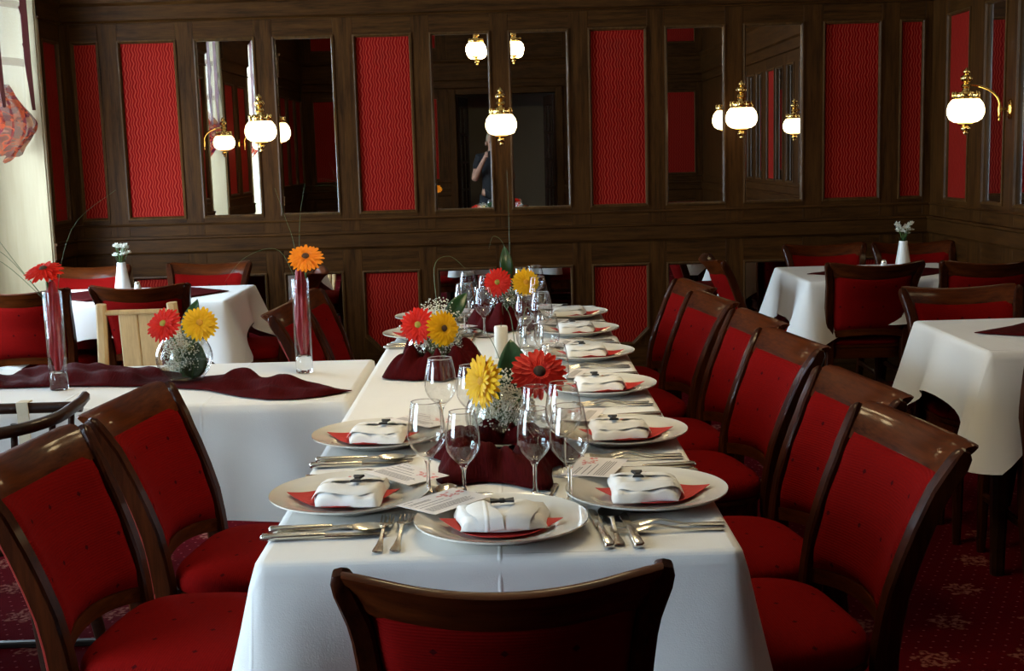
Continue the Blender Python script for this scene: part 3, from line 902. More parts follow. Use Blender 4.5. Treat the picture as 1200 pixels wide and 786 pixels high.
MARK_PARENT = []
chair0 = make_chair('dining chair at the head of the table, back turned to the camera', True)
chair0.location = (-0.022, 1.975, 0)
CH = [
    # x, y, rz(deg), label
    (-0.640, 2.405, -90 - 7, 'dining chair nearest the camera on the left of the long table'),
    (-0.590, 2.91, -90 - 7, 'second dining chair on the left of the long table, beside the side table'),
    (-0.52, 4.66, -90 - 4, 'left dining chair beyond the side table, behind the orange gerbera vase'),
    (-0.50, 5.13, -90 - 2, 'farthest left dining chair of the long table, beyond the side table'),
    (0.462, 2.40, 90 + 9, 'dining chair nearest the camera on the right of the long table'),
    (0.490, 2.86, 90 + 9, 'second dining chair from the camera on the right side'),
    (0.485, 3.56, 90 + 10, 'third dining chair from the camera on the right side'),
    (0.480, 4.04, 90 + 8, 'fourth dining chair from the camera on the right side'),
    (0.425, 4.60, 90 + 10, 'fifth dining chair from the camera on the right side'),
    (0.425, 5.09, 90 + 9, 'farthest of the six dining chairs on the right of the long table'),
    (-1.645, 6.58, 180, 'chair behind the left corner table facing the room, right of the white vase'),
    (-2.30, 6.56, 180, 'chair behind the left corner table, half hidden by the red gerbera'),
    (-1.705, 6.10, 0, 'chair at the front of the corner table, behind the light wooden high chair'),
    (-2.23, 6.02, 0, 'chair with red back at the left edge, behind the tall vase with red gerbera'),
    (-1.31, 6.27, 90, 'chair on the right side of the left corner table, seat side visible'),
    (1.745, 6.68, 180, 'left of two chairs against the back wall at the far right table'),
    (2.225, 6.64, 180, 'chair in the right corner behind the white flower vase'),
    (1.705, 6.20, 0, 'chair in front of the far right table with its dark back to camera'),
    (2.225, 6.15, 0, 'dark chair at the right edge in front of the far right table'),
    (1.36, 6.36, -90, 'chair at the left end of the far right table beside the lower mirror'),
    (1.712, 4.46, 180, 'chair behind the nearer right table facing the camera'),
    (1.765, 4.02, 0, 'chair in front of the nearer right table, cut by the frame edge'),
]
chairs = []
for x, y, rz, lab in CH:
    chairs.append(dup(chair0, (x, y, 0), R(rz), lab))
for c_ in [chair0] + chairs[4:]:      # the painted glint stays only on the left-hand chairs
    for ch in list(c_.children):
        if ch.name.startswith('edge_glint'): bpy.data.objects.remove(ch)
# stamped maker's mark on the seat frame of the second left chair (its right-hand side faces the camera)
sfB = [c for c in chairs[1].children if c.name.startswith('seat_frame')][0]
fc = bpy.data.curves.new('stamped_mark', 'FONT'); fc.body = 'TON'; fc.size = 0.020; fc.extrude = 0.0004; fc.align_x = 'CENTER'
fc.materials.append(MAT['mark'])
tmp = bpy.data.objects.new('stamped_mark_curve', fc); fm = bpy.data.meshes.new_from_object(tmp)
bpy.data.objects.remove(tmp); bpy.data.curves.remove(fc)
fo = bpy.data.objects.new('stamped_mark', fm); COL.objects.link(fo); fo.parent = sfB
fo.location = (0.2085, -0.085, 0.392); fo.rotation_euler = (PI / 2, 0, R(90 - 6)); fo['label'] = 'small pale stamped letters'

# ---------------------------------------------------------------- place settings
plate0 = MB().lathe([(0.0, 0.006), (0.085, 0.006), (0.098, 0.009), (0.106, 0.014), (0.128, 0.019), (0.150, 0.0235), (0.1525, 0.0245), (0.1525, 0.0215), (0.149, 0.0200), (0.104, 0.0085), (0.092, 0.0), (0.080, 0.0), (0.078, 0.002), (0.0, 0.002)], 64).build('charger_plate', 'china', None, 60)
def napkin_build():
    t = thing('cloth_napkin', '', 'napkin', (0, 0, 0), 0, 'white napkins folded with black bow ties')
    # body: layered folded pad with soft edges
    m = MB()
    def body(u, v):
        a = (u - 0.5) * 2; b = (v - 0.5) * 2
        e = max(0.0, 1 - max(abs(a), abs(b)) ** 6) ** 0.5
        x = a * (0.080 + 0.006 * math.sin(b * 2.5)); y = b * (0.066 - 0.006 * a * a) - 0.004 * math.cos(a * 3)
        z = 0.004 + 0.020 * e + 0.003 * math.sin(a * 4 + 1) * e + 0.002 * math.sin(b * 9) * e
        return (x, y, z)
    m.grid(body, 22, 18)
    def body_z(x, y):
        a, b = min(1, abs(x) / 0.080), min(1, abs(y + 0.004) / 0.066)
        return 0.004 + 0.020 * max(0.0, 1 - max(a, b) ** 6) ** 0.5
    def under(u, v):
        a = (u - 0.5) * 2; b = (v - 0.5) * 2
        return (a * (0.080 + 0.006 * math.sin(b * 2.5)), b * (0.066 - 0.006 * a * a) - 0.004 * math.cos(a * 3), 0.003)
    m.grid(under, 8, 8)
    m.build('folded_body', 'napkin', t, 180)
    for k in range(3):   # stacked fold edges on both ends
        for sx in (-1, 1):
            MB().grid(lambda u, v, k=k, sx=sx: (sx * (0.074 + 0.006 * (3 - k) * 0.8 + 0.003 * math.sin(u * 5)), (u - 0.5) * (0.115 - 0.01 * k) - 0.004, 0.004 + 0.005 * k + 0.004 * math.cos((v - 0.5) * PI)), 8, 1)
    for sx in (-1, 1):
        def lapel(u, v, sx=sx):
            # a folded-back lapel: meets its partner at the diner's edge, opens towards the bow tie
            y = -0.071 + 0.128 * v
            xin = 0.0015 + 0.030 * v ** 1.2
            xout = 0.040 + 0.024 * math.sin(min(1, v * 1.15) * PI * 0.62) - 0.012 * max(0, v - 0.8) * 5
            x = xin + (xout - xin) * u
            z = body_z(x, y) + 0.0006 + 0.0050 * (1 - u ** 2.5) + 0.0010 * math.sin(v * 7)
            if v < 0.12: z = z * (0.55 + 0.45 * v / 0.12) + 0.003
            return (sx * x, y, z)
        lm = MB().grid(lapel, 10, 14)
        lm.build('lapel', 'napkin', t, 180)
    bw = MB()
    zb = 0.0335
    for sx in (-1, 1):
        bw.rings([[(0.0, 0.012 - 0.0035, zb), (sx * 0.021, 0.012 - 0.011, zb + 0.001), (sx * 0.021, 0.012 + 0.011, zb + 0.001), (0.0, 0.012 + 0.0035, zb)],
                  [(0.0, 0.012 - 0.003, zb + 0.004), (sx * 0.021, 0.012 - 0.010, zb + 0.005), (sx * 0.021, 0.012 + 0.010, zb + 0.005), (0.0, 0.012 + 0.003, zb + 0.004)]])
    bw.box(-0.0045, 0.0045, 0.007, 0.017, zb - 0.001, zb + 0.006, 0.001)
    b = bw.build('bow_tie', 'black_cloth', t); b['label'] = 'small black bow tie'
    return t
napkin0 = napkin_build()
pq = MB()
def paper_fn(u, v):
    p, q = (u - 0.5) * 2, (v - 0.5) * 2
    x, y = (p - q) * 0.054, (p + q) * 0.054
    r_ = math.hypot(x, y)
    return (x, y, 0.0 if r_ < 0.066 else (r_ - 0.066) * 0.37)
pq.grid(paper_fn, 12, 12)
paper0 = pq.build('paper_napkin', 'red_paper')
sm_ = paper0.modifiers.new('thickness', 'SOLIDIFY'); sm_.thickness = 0.0008; sm_.offset = 1

def menu_build():
    t = thing('menu_card', '', 'menu card', (0, 0, 0), 0, 'printed menu cards on the plates')
    MB().box(-0.074, 0.074, -0.050, 0.050, 0, 0.0008).build('card', simple('menu_paper', (0.72, 0.67, 0.64), 0.7, var=0.02), t)
    rng = random.Random(3)
    y = 0.040
    ln = MB()
    for blk in range(5):
        for k in range((1, 2, 1, 1, 5)[blk]):
            x0 = -0.064; L = (0.025, 0.055, 0.075, 0.085, 0.118)[blk] * rng.uniform(0.9, 1.0)
            x = x0
            while x < x0 + L:
                wl_ = rng.uniform(0.004, 0.011)
                ln.box(x, min(x + wl_, x0 + L), y, y + 0.0018, 0.00081, 0.00095); x += wl_ + 0.0012
            y -= 0.0048
        y -= 0.0075
    o = ln.build('printed_lines', 'ink', t); o['kind'] = 'stuff'
    fl = MB()
    for k in range(34):
        a = rng.uniform(0, 2 * PI); rr = math.sqrt(rng.uniform(0, 1))
        cx, cyy = 0.038 + 0.030 * rr * math.cos(a), 0.022 + 0.016 * rr * math.sin(a)
        n = 6; r_ = rng.uniform(0.002, 0.0050)
        fl.add([(cx + r_ * math.cos(2 * PI * j / n), cyy + r_ * 0.7 * math.sin(2 * PI * j / n), 0.00096 + k * 1e-6) for j in range(n)], [tuple(range(n))])
    fl.build('flower_print', 'red_ink', t)['label'] = 'pale red printed flowers'
    return t
menu0 = menu_build()

def flat_piece(pts_w, zfun, th=0.002, mat='steel'):
    """pts_w: list of (y, halfwidth); zfun(y)->z; a rounded bar along y"""
    rs = []
    for y, hw in pts_w:
        z = zfun(y)
        rs.append([(-hw, y, z + th * 0.5), (-hw * 0.6, y, z), (hw * 0.6, y, z), (hw, y, z + th * 0.5), (hw * 0.6, y, z + th * 1.2), (-hw * 0.6, y, z + th * 1.2)])
    return MB().rings(rs)
def handle_prof():
    return [(-0.100, 0.0045), (-0.099, 0.0075), (-0.094, 0.0092), (-0.080, 0.0085), (-0.055, 0.0058), (-0.030, 0.0042), (-0.005, 0.0036), (0.012, 0.0036)]
def hz(y):   # handle height: resting at its tip, arching at the neck
    return 0.001 + 0.010 * math.exp(-((y - 0.02) / 0.035) ** 2)
def fork_build():
    t = thing('fork', '', 'fork', (0, 0, 0), 0, 'steel forks')
    flat_piece(handle_prof() + [(0.022, 0.0055), (0.030, 0.0105), (0.042, 0.0125), (0.052, 0.0125)], hz, 0.0024).build('handle', 'steel', t, 40)
    for k in range(4):
        x = -0.0108 + k * 0.0072
        MB().sweep([(x, 0.050, hz(0.05) + 0.0014), (x, 0.068, 0.0035), (x, 0.085, 0.0045), (x, 0.098, 0.0075)], [0.0042, 0.0040, 0.0034, 0.0018], 0.0018).build('tine', 'steel', t, 40)
    return t
def spoon_build(scale=1.0):
    t = thing('spoon', '', 'spoon', (0, 0, 0), 0, 'steel spoons')
    flat_piece(handle_prof() + [(0.024, 0.0045), (0.034, 0.008)], hz, 0.0026).build('handle', 'steel', t, 40)
    m = MB()
    def bowl(u, v):
        a = 2 * PI * u
        r = v
        tip = 1.0 - 0.12 * math.sin(a)
        return (math.cos(a) * 0.0215 * r * tip, 0.063 + math.sin(a) * 0.0335 * r, 0.0012 + 0.0105 * r * r + 0.004 * (1 if v > 0.99 else 0) * 0)
    m.grid(bowl, 28, 8)
    m.grid(lambda u, v: Vector(bowl(u, v)) + Vector((0, 0, 0.0014)), 28, 8)
    m.build('bowl', 'steel', t, 180)
    return t
def knife_build():
    t = thing('table_knife', '', 'knife', (0, 0, 0), 0, 'steel table knives')
    MB().sweep([(0, -0.112, 0.006), (0, -0.108, 0.006), (0, -0.06, 0.006), (0, -0.01, 0.006), (0, 0.0, 0.006)], [0.012, 0.018, 0.0155, 0.0115, 0.009], [0.006, 0.0105, 0.0095, 0.0085, 0.007]).build('handle', 'steel', t, 60)
    ol = [(-0.0075, 0.0), (0.0065, 0.0), (0.0085, 0.02), (0.0092, 0.07), (0.0060, 0.097), (0.0, 0.106), (-0.0062, 0.108), (-0.0075, 0.09)]
    MB().rings([[(x, y, 0.004) for x, y in ol], [(x * 0.9, y, 0.0062) for x, y in ol]]).build('blade', 'steel', t)
    return t
fork0, spoon0, knife0 = fork_build(), spoon_build(), knife_build()

def glass_mesh(h, rb, name='wine_glass'):
    """thin wine glass, height h, bowl radius rb"""
    t = thing(name, '', 'wine glass', (0, 0, 0), 0, 'clear wine glasses on the long table')
    hs = h * 0.40
    MB().lathe([(0.0, 0.0005), (0.034, 0.0005), (0.0355, 0.0018), (0.030, 0.0035), (0.015, 0.007), (0.007, 0.013)], 32, cap0=False, cap1=False).build('foot', 'glass', t, 60)
    MB().lathe([(0.007, 0.013), (0.0042, 0.024), (0.0036, hs * 0.6), (0.0042, hs * 0.9), (0.0075, hs)], 16, cap0=False, cap1=False).build('stem', 'solid_glass', t, 60)
    bh = h - hs
    outer = []
    for i in range(15):
        f = i / 14
        r = rb * (math.sin(min(1, f / 0.42) * PI / 2) ** 0.75 if f < 0.42 else 1 - 0.26 * ((f - 0.42) / 0.58) ** 1.6)
        outer.append((max(r, 0.006 if i == 0 else r), hs + bh * f))
    m = MB().lathe(outer, 40, cap0=False, cap1=False)
    m.lathe([(r - 0.0012, z + 0.001) for r, z in outer[1:]], 40, cap0=True, cap1=False)
    m.build('bowl', 'glass', t, 180)
    rim = outer[-1]
    m = MB()
    n = 40
    ring = []
    m.tube([(rim[0] * math.cos(2 * PI * j / n), rim[0] * math.sin(2 * PI * j / n), rim[1]) for j in range(n + 1)], 0.0008, 6, cap=False)
    m.build('rim', 'solid_glass', t, 180)
    return t
glassA = glass_mesh(0.190, 0.0375)
glassB = glass_mesh(0.176, 0.0330)

used = {}
def place(proto, loc, rz, label, rx=0.0, ry=0.0):
    if proto.name not in used:
        used[proto.name] = 1; o = proto
    else:
        o = dup(proto, loc, rz, label)
    o.location = loc; o.rotation_euler = (rx, ry, rz); o['label'] = label
    return o
tag(plate0, '', 'plate', 'white charger plates'); tag(paper0, '', 'paper napkin', 'red paper napkins under the white napkins')

ZT = 0.7535
def setting(px, py, rz, who, full=True, seed=0, glasses=()):
    """px,py = plate centre; rz turns the diner's forward (+y) direction; who = phrase that names the plate"""
    rng = random.Random(seed)
    c, s = math.cos(rz), math.sin(rz)
    def W(x, y): return (px + c * x - s * y, py + s * x + c * y)
    j = lambda a: rng.uniform(-a, a)
    place(plate0, (px, py, ZT), rz, 'round white charger plate, ' + who)
    x, y = W(0.0, -0.012)
    place(paper0, (x, y, ZT + 0.0095), rz + R(j(6)), 'red paper napkin on the plate, ' + who)
    x, y = W(0.003, 0.004)
    place(napkin0, (x, y, ZT + 0.0122), rz + R(j(5)), 'white folded napkin with bow tie, ' + who)
    # menu card resting on the plate rim, upper left
    right = abs(rz - PI / 2) < 0.1
    x, y = W(0.150, 0.085) if right else W(-0.104, 0.100)
    place(menu0, (x, y, ZT + 0.0265), rz + R((-20 if right else 46) + j(5)), 'printed menu card leaning on the rim of plate, ' + who, 0.0, 0.0)
    for k, xx in enumerate((-0.205, -0.176)):
        x, y = W(xx + j(0.003), -0.015 + j(0.005))
        place(fork0, (x, y, ZT), rz + R(j(2)), ('outer' if k == 0 else 'inner') + ' steel fork left of plate, ' + who)
    x, y = W(0.172, -0.01 + j(0.005)); place(knife0, (x, y, ZT), rz + R(3 + j(2)), 'inner steel knife right of plate, ' + who)
    x, y = W(0.196, -0.010 + j(0.005)); place(spoon0, (x, y, ZT), rz + R(j(3)), 'steel soup spoon right of plate, ' + who)
    x, y = W(0.222, -0.012 + j(0.005)); place(knife0, (x, y, ZT), rz + R(4 + j(2)), 'outer steel knife right of plate, ' + who)
    x, y = W(0.02, 0.178); place(spoon0, (x, y, ZT), rz + R(84 + j(4)), 'dessert spoon laid above plate, ' + who)
    for k, (gx, gy, kind) in enumerate(glasses):
        place(glassA if kind == 'A' else glassB, (gx, gy, ZT), j(3), ('larger' if kind == 'A' else 'smaller') + ' clear wine glass ' + ('', 'and second ', 'and third ')[0] + 'of the setting, ' + who)

HEADX = -0.028
setting(HEADX, 2.145, 0.0, 'at the head of the long table', seed=1, glasses=((0.036, 2.335, 'B'), (0.100, 2.285, 'A')))
RY = [2.315, 2.825, 3.40, 3.97, 4.50, 4.965]
rn = ['nearest on right side', 'second on right side', 'third on right side', 'fourth on right side', 'fifth on right side', 'farthest on right side']
for i, y in enumerate(RY):
    px = 0.245 - 0.003 * i
    setting(px, y, PI / 2, rn[i], seed=10 + i, glasses=((0.045, y + 0.245, 'B'), (0.100, y + 0.200, 'A')))
LY = [(2.345, 'nearest on left side'), (2.855, 'second on left side'), (4.50, 'third on left side'), (4.965, 'farthest on left side')]
for i, (y, nm) in enumerate(LY):
    setting(-0.318 + 0.003 * i, y, -PI / 2, nm, seed=30 + i, glasses=((-0.168, y + 0.015, 'A'), (-0.098, y - 0.02, 'B')))

# ---------------------------------------------------------------- burgundy cloths
def heap(name, label, cx, cyy, rx, ry, h, hole, seed, z=ZT, tips=()):
    """crumpled cloth around a bowl: star-shaped outline, ring-shaped heap"""
    rng = random.Random(seed)
    ph = [rng.uniform(0, 6.3) for _ in range(8)]
    def edge(a):
        e = 1 + 0.13 * math.sin(3 * a + ph[0]) + 0.09 * math.sin(5 * a + ph[1]) + 0.05 * math.sin(9 * a + ph[2])
        for ta, tl in tips:
            d = math.atan2(math.sin(a - ta), math.cos(a - ta)); e += tl * math.exp(-(d / 0.22) ** 2)
        return e
    def fn(u, v):
        a = 2 * PI * u
        e = edge(a)
        rr = hole + (1 - hole) * v
        k = math.sin(PI * min(1, v * 1.0) ** 0.75) if v > 0 else 0
        fold = 0.35 * math.sin(7 * a + ph[3] + v * 2) + 0.25 * math.sin(12 * a + ph[4] - 3 * v) + 0.2 * math.sin(19 * a + ph[5])
        zz = h * max(0, k) * (0.85 + fold * 0.6) + h * 0.35 * (1 - v)
        x = cx + rx * rr * (1 + (e - 1) * v) * math.cos(a); y = cyy + ry * rr * (1 + (e - 1) * v) * math.sin(a)
        return (x, y, z + 0.003 + max(0, zz) * (1 - 0.0) * (1 if v < 0.98 else 0.15))
    m = MB().grid(fn, 120, 16)
    o = m.build(name, 'burgundy', None, 180)
    sm = o.modifiers.new('thickness', 'SOLIDIFY'); sm.thickness = 0.0015; sm.offset = 1
    return tag(o, label, 'cloth', 'burgundy decorative cloths')

heap('table_runner', 'burgundy crinkled cloth around the nearest flower bowl on the long table', -0.035, 2.64, 0.15, 0.19, 0.050, 0.38, 4, tips=((-PI * 0.36, 0.55), (PI * 0.92, 0.1)))
heap('table_runner', 'burgundy crinkled cloth around the middle flower bowl on the long table', -0.235, 3.80, 0.135, 0.20, 0.060, 0.42, 9, tips=((0.35, 0.4),))
heap('table_runner', 'burgundy crinkled cloth around the farthest flower bowl on the long table', -0.02, 4.78, 0.14, 0.22, 0.075, 0.36, 12)

def runner():
    rng = random.Random(5)
    FAR = [(-1.94, 3.80), (-1.58, 3.835), (-1.53, 3.98), (-1.46, 4.03), (-1.33, 4.03), (-1.15, 3.97), (-0.94, 3.80), (-0.868, 3.83), (-0.813, 3.82), (-0.747, 3.71), (-0.687, 3.715), (-0.603, 3.63), (-0.505, 3.505), (-0.455, 3.50)]
    NEAR = [(-1.94, 3.70), (-1.55, 3.70), (-1.31, 3.70), (-1.065, 3.655), (-0.888, 3.576), (-0.764, 3.456), (-0.674, 3.40), (-0.598, 3.395), (-0.538, 3.42), (-0.455, 3.495)]
    def ip(pl, x):
        for (xa, ya), (xb, yb) in zip(pl, pl[1:]):
            if x <= xb: return ya + (yb - ya) * (x - xa) / (xb - xa)
        return pl[-1][1]
    def fn(u, v):
        x = -1.94 + 1.485 * u
        lo, hi = ip(NEAR, x), ip(FAR, x)
        y = lo + (hi - lo) * v
        z = 0.006 * math.sin(x * 17 + y * 21) + 0.005 * math.sin(x * 31 - y * 12 + 2) + 0.004 * math.sin(y * 60 + x * 9) + 0.003 * math.sin(x * 74 + y * 33)
        hump = 0.013 * math.exp(-((x + 0.84) / 0.07) ** 2 - ((v - 0.7) / 0.30) ** 2) + 0.012 * math.exp(-((x + 0.69) / 0.05) ** 2 - ((v - 0.70) / 0.35) ** 2) + 0.012 * math.exp(-((x + 1.33) / 0.16) ** 2)
        e = min(1, min(v, 1 - v) * 6, min(u, 1 - u) * 14)
        z = (z + 0.012) * e + hump * min(1, min(v, 1 - v) * 5)
        # keep flat below the vases
        for vx, vy, vr in ((-1.337, 3.67, 0.05), (-0.985, 3.745, 0.09)):
            d = math.hypot(x - vx, y - vy)
            if d < vr * 1.7: z *= max(0.0, min(1.0, (d - vr) / (vr * 0.7)))
        return (x, y, ZT + 0.002 + max(0, z))
    o = MB().grid(fn, 150, 26).build('table_runner', 'burgundy', None, 180)
    sm = o.modifiers.new('thickness', 'SOLIDIFY'); sm.thickness = 0.0015; sm.offset = 1
    tag(o, 'long rumpled burgundy runner along the left side table', 'cloth', 'burgundy decorative cloths')
runner()

# ---------------------------------------------------------------- flowers and vases
def gerbera(head, nrm, base, colour, disc, label, rad=0.054, seed=0, name='gerbera', cup=0.18):
    """head centre, facing normal, stem base point"""
    rng = random.Random(seed)
    head = Vector(head); nrm = Vector(nrm).normalized(); base = Vector(base)
    t = thing(name, label, 'flower', base, 0, 'gerbera flowers')
    q = nrm.to_track_quat('Z', 'Y').to_matrix()
    off = head - base
    m = MB()
    for ring, (n, L, w_, lift, zz) in enumerate(((24, 1.0, 0.225, cup * 0.5, 0.0), (22, 0.90, 0.21, cup, 0.003), (18, 0.66, 0.16, cup * 1.6, 0.006))):
        for k in range(n):
            a = 2 * PI * (k + 0.5 * ring + rng.uniform(-0.18, 0.18)) / n
            Lk = rad * L * rng.uniform(0.93, 1.04); wk = rad * w_ * rng.uniform(0.9, 1.1); lf = lift + rng.uniform(-0.10, 0.06)
            ca, sa = math.cos(a), math.sin(a)
            prof = [(0.12, 0.35), (0.40, 0.85), (0.72, 1.0), (0.93, 0.62), (1.0, 0.12)]
            vs = []
            for f, ww in prof:
                r_ = Lk * f; h_ = zz + Lk * (lf * f - 0.16 * f * f)
                for e, dz in ((-1, 0.0008), (0, -0.0008), (1, 0.0008)):
                    p = Vector((ca * r_ - sa * e * wk * ww * 0.5, sa * r_ + ca * e * wk * ww * 0.5, h_ + dz))
                    vs.append(off + q @ p)
            fs = []
            for i in range(len(prof) - 1):
                for e in range(2):
                    b = i * 3 + e; fs.append((b, b + 1, b + 4, b + 3))
            m.add(vs, fs)
    m.build('petals', colour, t, 60)
    m = MB()
    prof = [(0.0, 0.0105), (0.05, 0.012), (0.14, 0.011), (0.20, 0.007), (0.24, 0.001)]
    m.rings([[off + q @ Vector((rad * r * math.cos(2 * PI * j / 16), rad * r * math.sin(2 * PI * j / 16), z)) for j in range(16)] for r, z in prof if r > 0])
    m.build('disc', disc, t, 60)
    # inner florets ring
    m = MB()
    for k in range(26):
        a = 2 * PI * k / 26; r0 = rad * 0.22; r1 = rad * 0.36
        vs = [off + q @ Vector((math.cos(a + d) * rr, math.sin(a + d) * rr, zz)) for rr, d, zz in ((r0, -0.08, 0.007), (r1, -0.05, 0.013), (r1, 0.05, 0.013), (r0, 0.08, 0.007))]
        m.add(vs, [(0, 1, 2, 3)])
    m.build('inner_florets', colour, t)
    back = off - nrm * 0.012
    p0 = Vector((0, 0, 0)); p3 = back; p2 = back - nrm * 0.04 - Vector((0, 0, 0.02)); p1 = Vector((0, 0, off.z * 0.5)) + p3 * 0.1
    pts = []
    for i in range(11):
        f = i / 10
        pts.append(p0 * (1 - f) ** 3 + p1 * 3 * f * (1 - f) ** 2 + p2 * 3 * f * f * (1 - f) + p3 * f ** 3)
    MB().tube(pts, 0.0032, 8).build('stem', 'stem', t, 60)
    MB().rings([[off + q @ Vector((r * math.cos(2 * PI * j / 12), r * math.sin(2 * PI * j / 12), z)) for j in range(12)] for r, z in ((0.004, -0.014), (0.010, -0.008), (0.012, 0.0))]).build('calyx', 'stem', t, 60)
    return t

def fish_bowl(x, y, R0, h, label):
    t = thing('glass_bowl', label, 'vase', (x, y, ZT + 0.002), 0, 'round glass flower bowls')
    prof = []
    for i in range(17):
        a = -PI / 2 + 0.45 + (PI - 0.45 - 0.62) * i / 16
        prof.append((R0 * math.cos(a), R0 * (math.sin(a) + math.cos(0.45)) * h / (R0 * 1.72)))
    MB().lathe(prof, 48, cap0=True, cap1=False).lathe([(max(0.001, r - 0.0025), z + 0.003) for r, z in prof[:-1]] + [(prof[-1][0] - 0.0025, prof[-1][1])], 48, cap0=True, cap1=False).build('bowl', 'glass', t, 180)
    wz = [p for p in prof if p[1] < h * 0.30]
    MB().lathe([(r - 0.004, z + 0.005) for r, z in wz], 40, cap0=True, cap1=True).build('water', 'water', t, 60)
    rim = prof[-1]; n = 48
    MB().tube([(rim[0] * math.cos(2 * PI * j / n), rim[0] * math.sin(2 * PI * j / n), rim[1]) for j in range(n + 1)], 0.0016, 6, cap=False).build('rim', 'solid_glass', t, 180)
    return t

def breath(x, y, z, r, hh, n, label, seed):
    """baby's breath: a cloud of tiny white blossoms on thin stems"""
    rng = random.Random(seed)
    t = thing('babys_breath', label, 'flower', (x, y, z), 0, "baby's breath sprays in the flower bowls")
    st, bl, lf = MB(), MB(), MB()
    for k in range(60):
        a = rng.uniform(0, 2 * PI); q = math.sqrt(rng.uniform(0, 1))
        e = (math.cos(a) * r * q, math.sin(a) * r * q, hh * rng.uniform(0.35, 1.0) * (1 - 0.25 * q * q))
        st.tube([(rng.uniform(-0.008, 0.008), rng.uniform(-0.008, 0.008), 0), (e[0] * 0.45, e[1] * 0.45, e[2] * 0.55), e], 0.0006, 3, False)
    for k in range(n):
        a = rng.uniform(0, 2 * PI); q = math.sqrt(rng.uniform(0, 1))
        c = Vector((math.cos(a) * r * q, math.sin(a) * r * q, hh * rng.uniform(0.25, 1.0) * (1 - 0.25 * q * q)))
        s_ = rng.uniform(0.0014, 0.0030)
        vs = [c + Vector(d) * s_ for d in ((1, 0, 0), (-1, 0, 0), (0, 1, 0), (0, -1, 0), (0, 0, 1), (0, 0, -1))]
        bl.add(vs, [(0, 2, 4), (2, 1, 4), (1, 3, 4), (3, 0, 4), (2, 0, 5), (1, 2, 5), (3, 1, 5), (0, 3, 5)])
    for k in range(200):
        a = rng.uniform(0, 2 * PI); q = rng.uniform(0.1, 0.9)
        c = Vector((math.cos(a) * r * q, math.sin(a) * r * q, hh * rng.uniform(0.1, 0.7)))
        d = Vector((math.cos(a), math.sin(a), rng.uniform(0.3, 1))).normalized() * rng.uniform(0.012, 0.022); s2 = Vector((-math.sin(a), math.cos(a), 0)) * 0.0022
        lf.add([c - s2, c + s2, c + d], [(0, 1, 2)])
    o = st.build('stems', 'breath_stem', t); o['kind'] = 'stuff'
    o = bl.build('blossoms', 'breath', t); o['kind'] = 'stuff'
    o = lf.build('leaflets', 'stem', t); o['kind'] = 'stuff'
    return t

def leaf(base, tip, width, nrm, label, bend=0.02, seed=0):
    base, tip, nrm = Vector(base), Vector(tip), Vector(nrm).normalized()
    ax = tip - base; side = ax.cross(nrm).normalized()
    t = thing('leaf', label, 'leaf', base, 0, 'broad green leaves in the flower bowls')
    m = MB()
    def fn(u, v):
        wd = width * (math.sin(PI * min(1, v ** 0.8 * 0.97 + 0.03))) ** 0.8
        return ax * v + side * ((u - 0.5) * wd) + nrm * (bend * math.sin(v * PI) + 0.25 * abs(u - 0.5) * wd)
    o = m.grid(fn, 6, 12).build('blade', 'leaf', t, 180)
    sm = o.modifiers.new('thickness', 'SOLIDIFY'); sm.thickness = 0.0006
    MB().tube([(0, 0, -0.001), ax * 0.5 + nrm * (bend * 1.0 - 0.0005), ax * 0.97], [0.0022, 0.0014, 0.0005], 6).build('midrib', 'stem', t, 60)
    return t

def grass(pts, label, rad=0.0011):
    pts = [Vector(p) for p in pts]
    # quadratic/cubic smoothing
    out = []
    n = len(pts)
    for i in range(n - 1):
        p0, p1, p2, p3 = pts[max(i - 1, 0)], pts[i], pts[i + 1], pts[min(i + 2, n - 1)]
        for k in range(6):
            f = k / 6
            out.append(0.5 * ((2 * p1) + (-p0 + p2) * f + (2 * p0 - 5 * p1 + 4 * p2 - p3) * f * f + (-p0 + 3 * p1 - 3 * p2 + p3) * f ** 3))
    out.append(pts[-1])
    rr = [rad * (1 - 0.75 * i / len(out)) for i in range(len(out))]
    o = MB().tube(out, rr, 6).build('grass_blade', 'grass', None, 60)
    return tag(o, label, 'grass', 'long thin grass blades in the flower arrangements')

def tall_vase(x, y, label):
    t = thing('tall_glass_vase', label, 'vase', (x, y, ZT), 0, 'tall slim glass vases')
    MB().lathe([(0.0, 0.0), (0.0255, 0.0), (0.0262, 0.002), (0.0262, 0.040), (0.023, 0.050), (0.010, 0.053), (0.0, 0.053)], 32).build('base', 'solid_glass', t, 40)
    MB().lathe([(0.0262, 0.040), (0.0262, 0.288)], 32, cap0=False, cap1=False).lathe([(0.0236, 0.052), (0.0236, 0.288)], 32, cap0=False, cap1=False).build('tube', 'glass', t, 60)
    n = 32
    MB().tube([(0.025 * math.cos(2 * PI * j / n), 0.025 * math.sin(2 * PI * j / n), 0.288) for j in range(n + 1)], 0.0016, 6, cap=False).build('rim', 'solid_glass', t, 180)
    # rolled burgundy cloth inside
    def fn(u, v):
        a = 2 * PI * u
        r = (0.016 + 0.004 * math.sin(3 * a + v * 9) + 0.003 * math.sin(7 * a - v * 5)) * (0.45 + 0.55 * min(1, v * 5)) * (1.0 if v < 0.82 else 1 - (v - 0.82) * 2.6)
        return (r * math.cos(a), r * math.sin(a) , 0.056 + 0.262 * v)
    o = MB().grid(fn, 40, 24).build('rolled_cloth', MAT['vase_cloth'], t, 180)
    o['label'] = 'burgundy cloth rolled inside the vase'
    return t
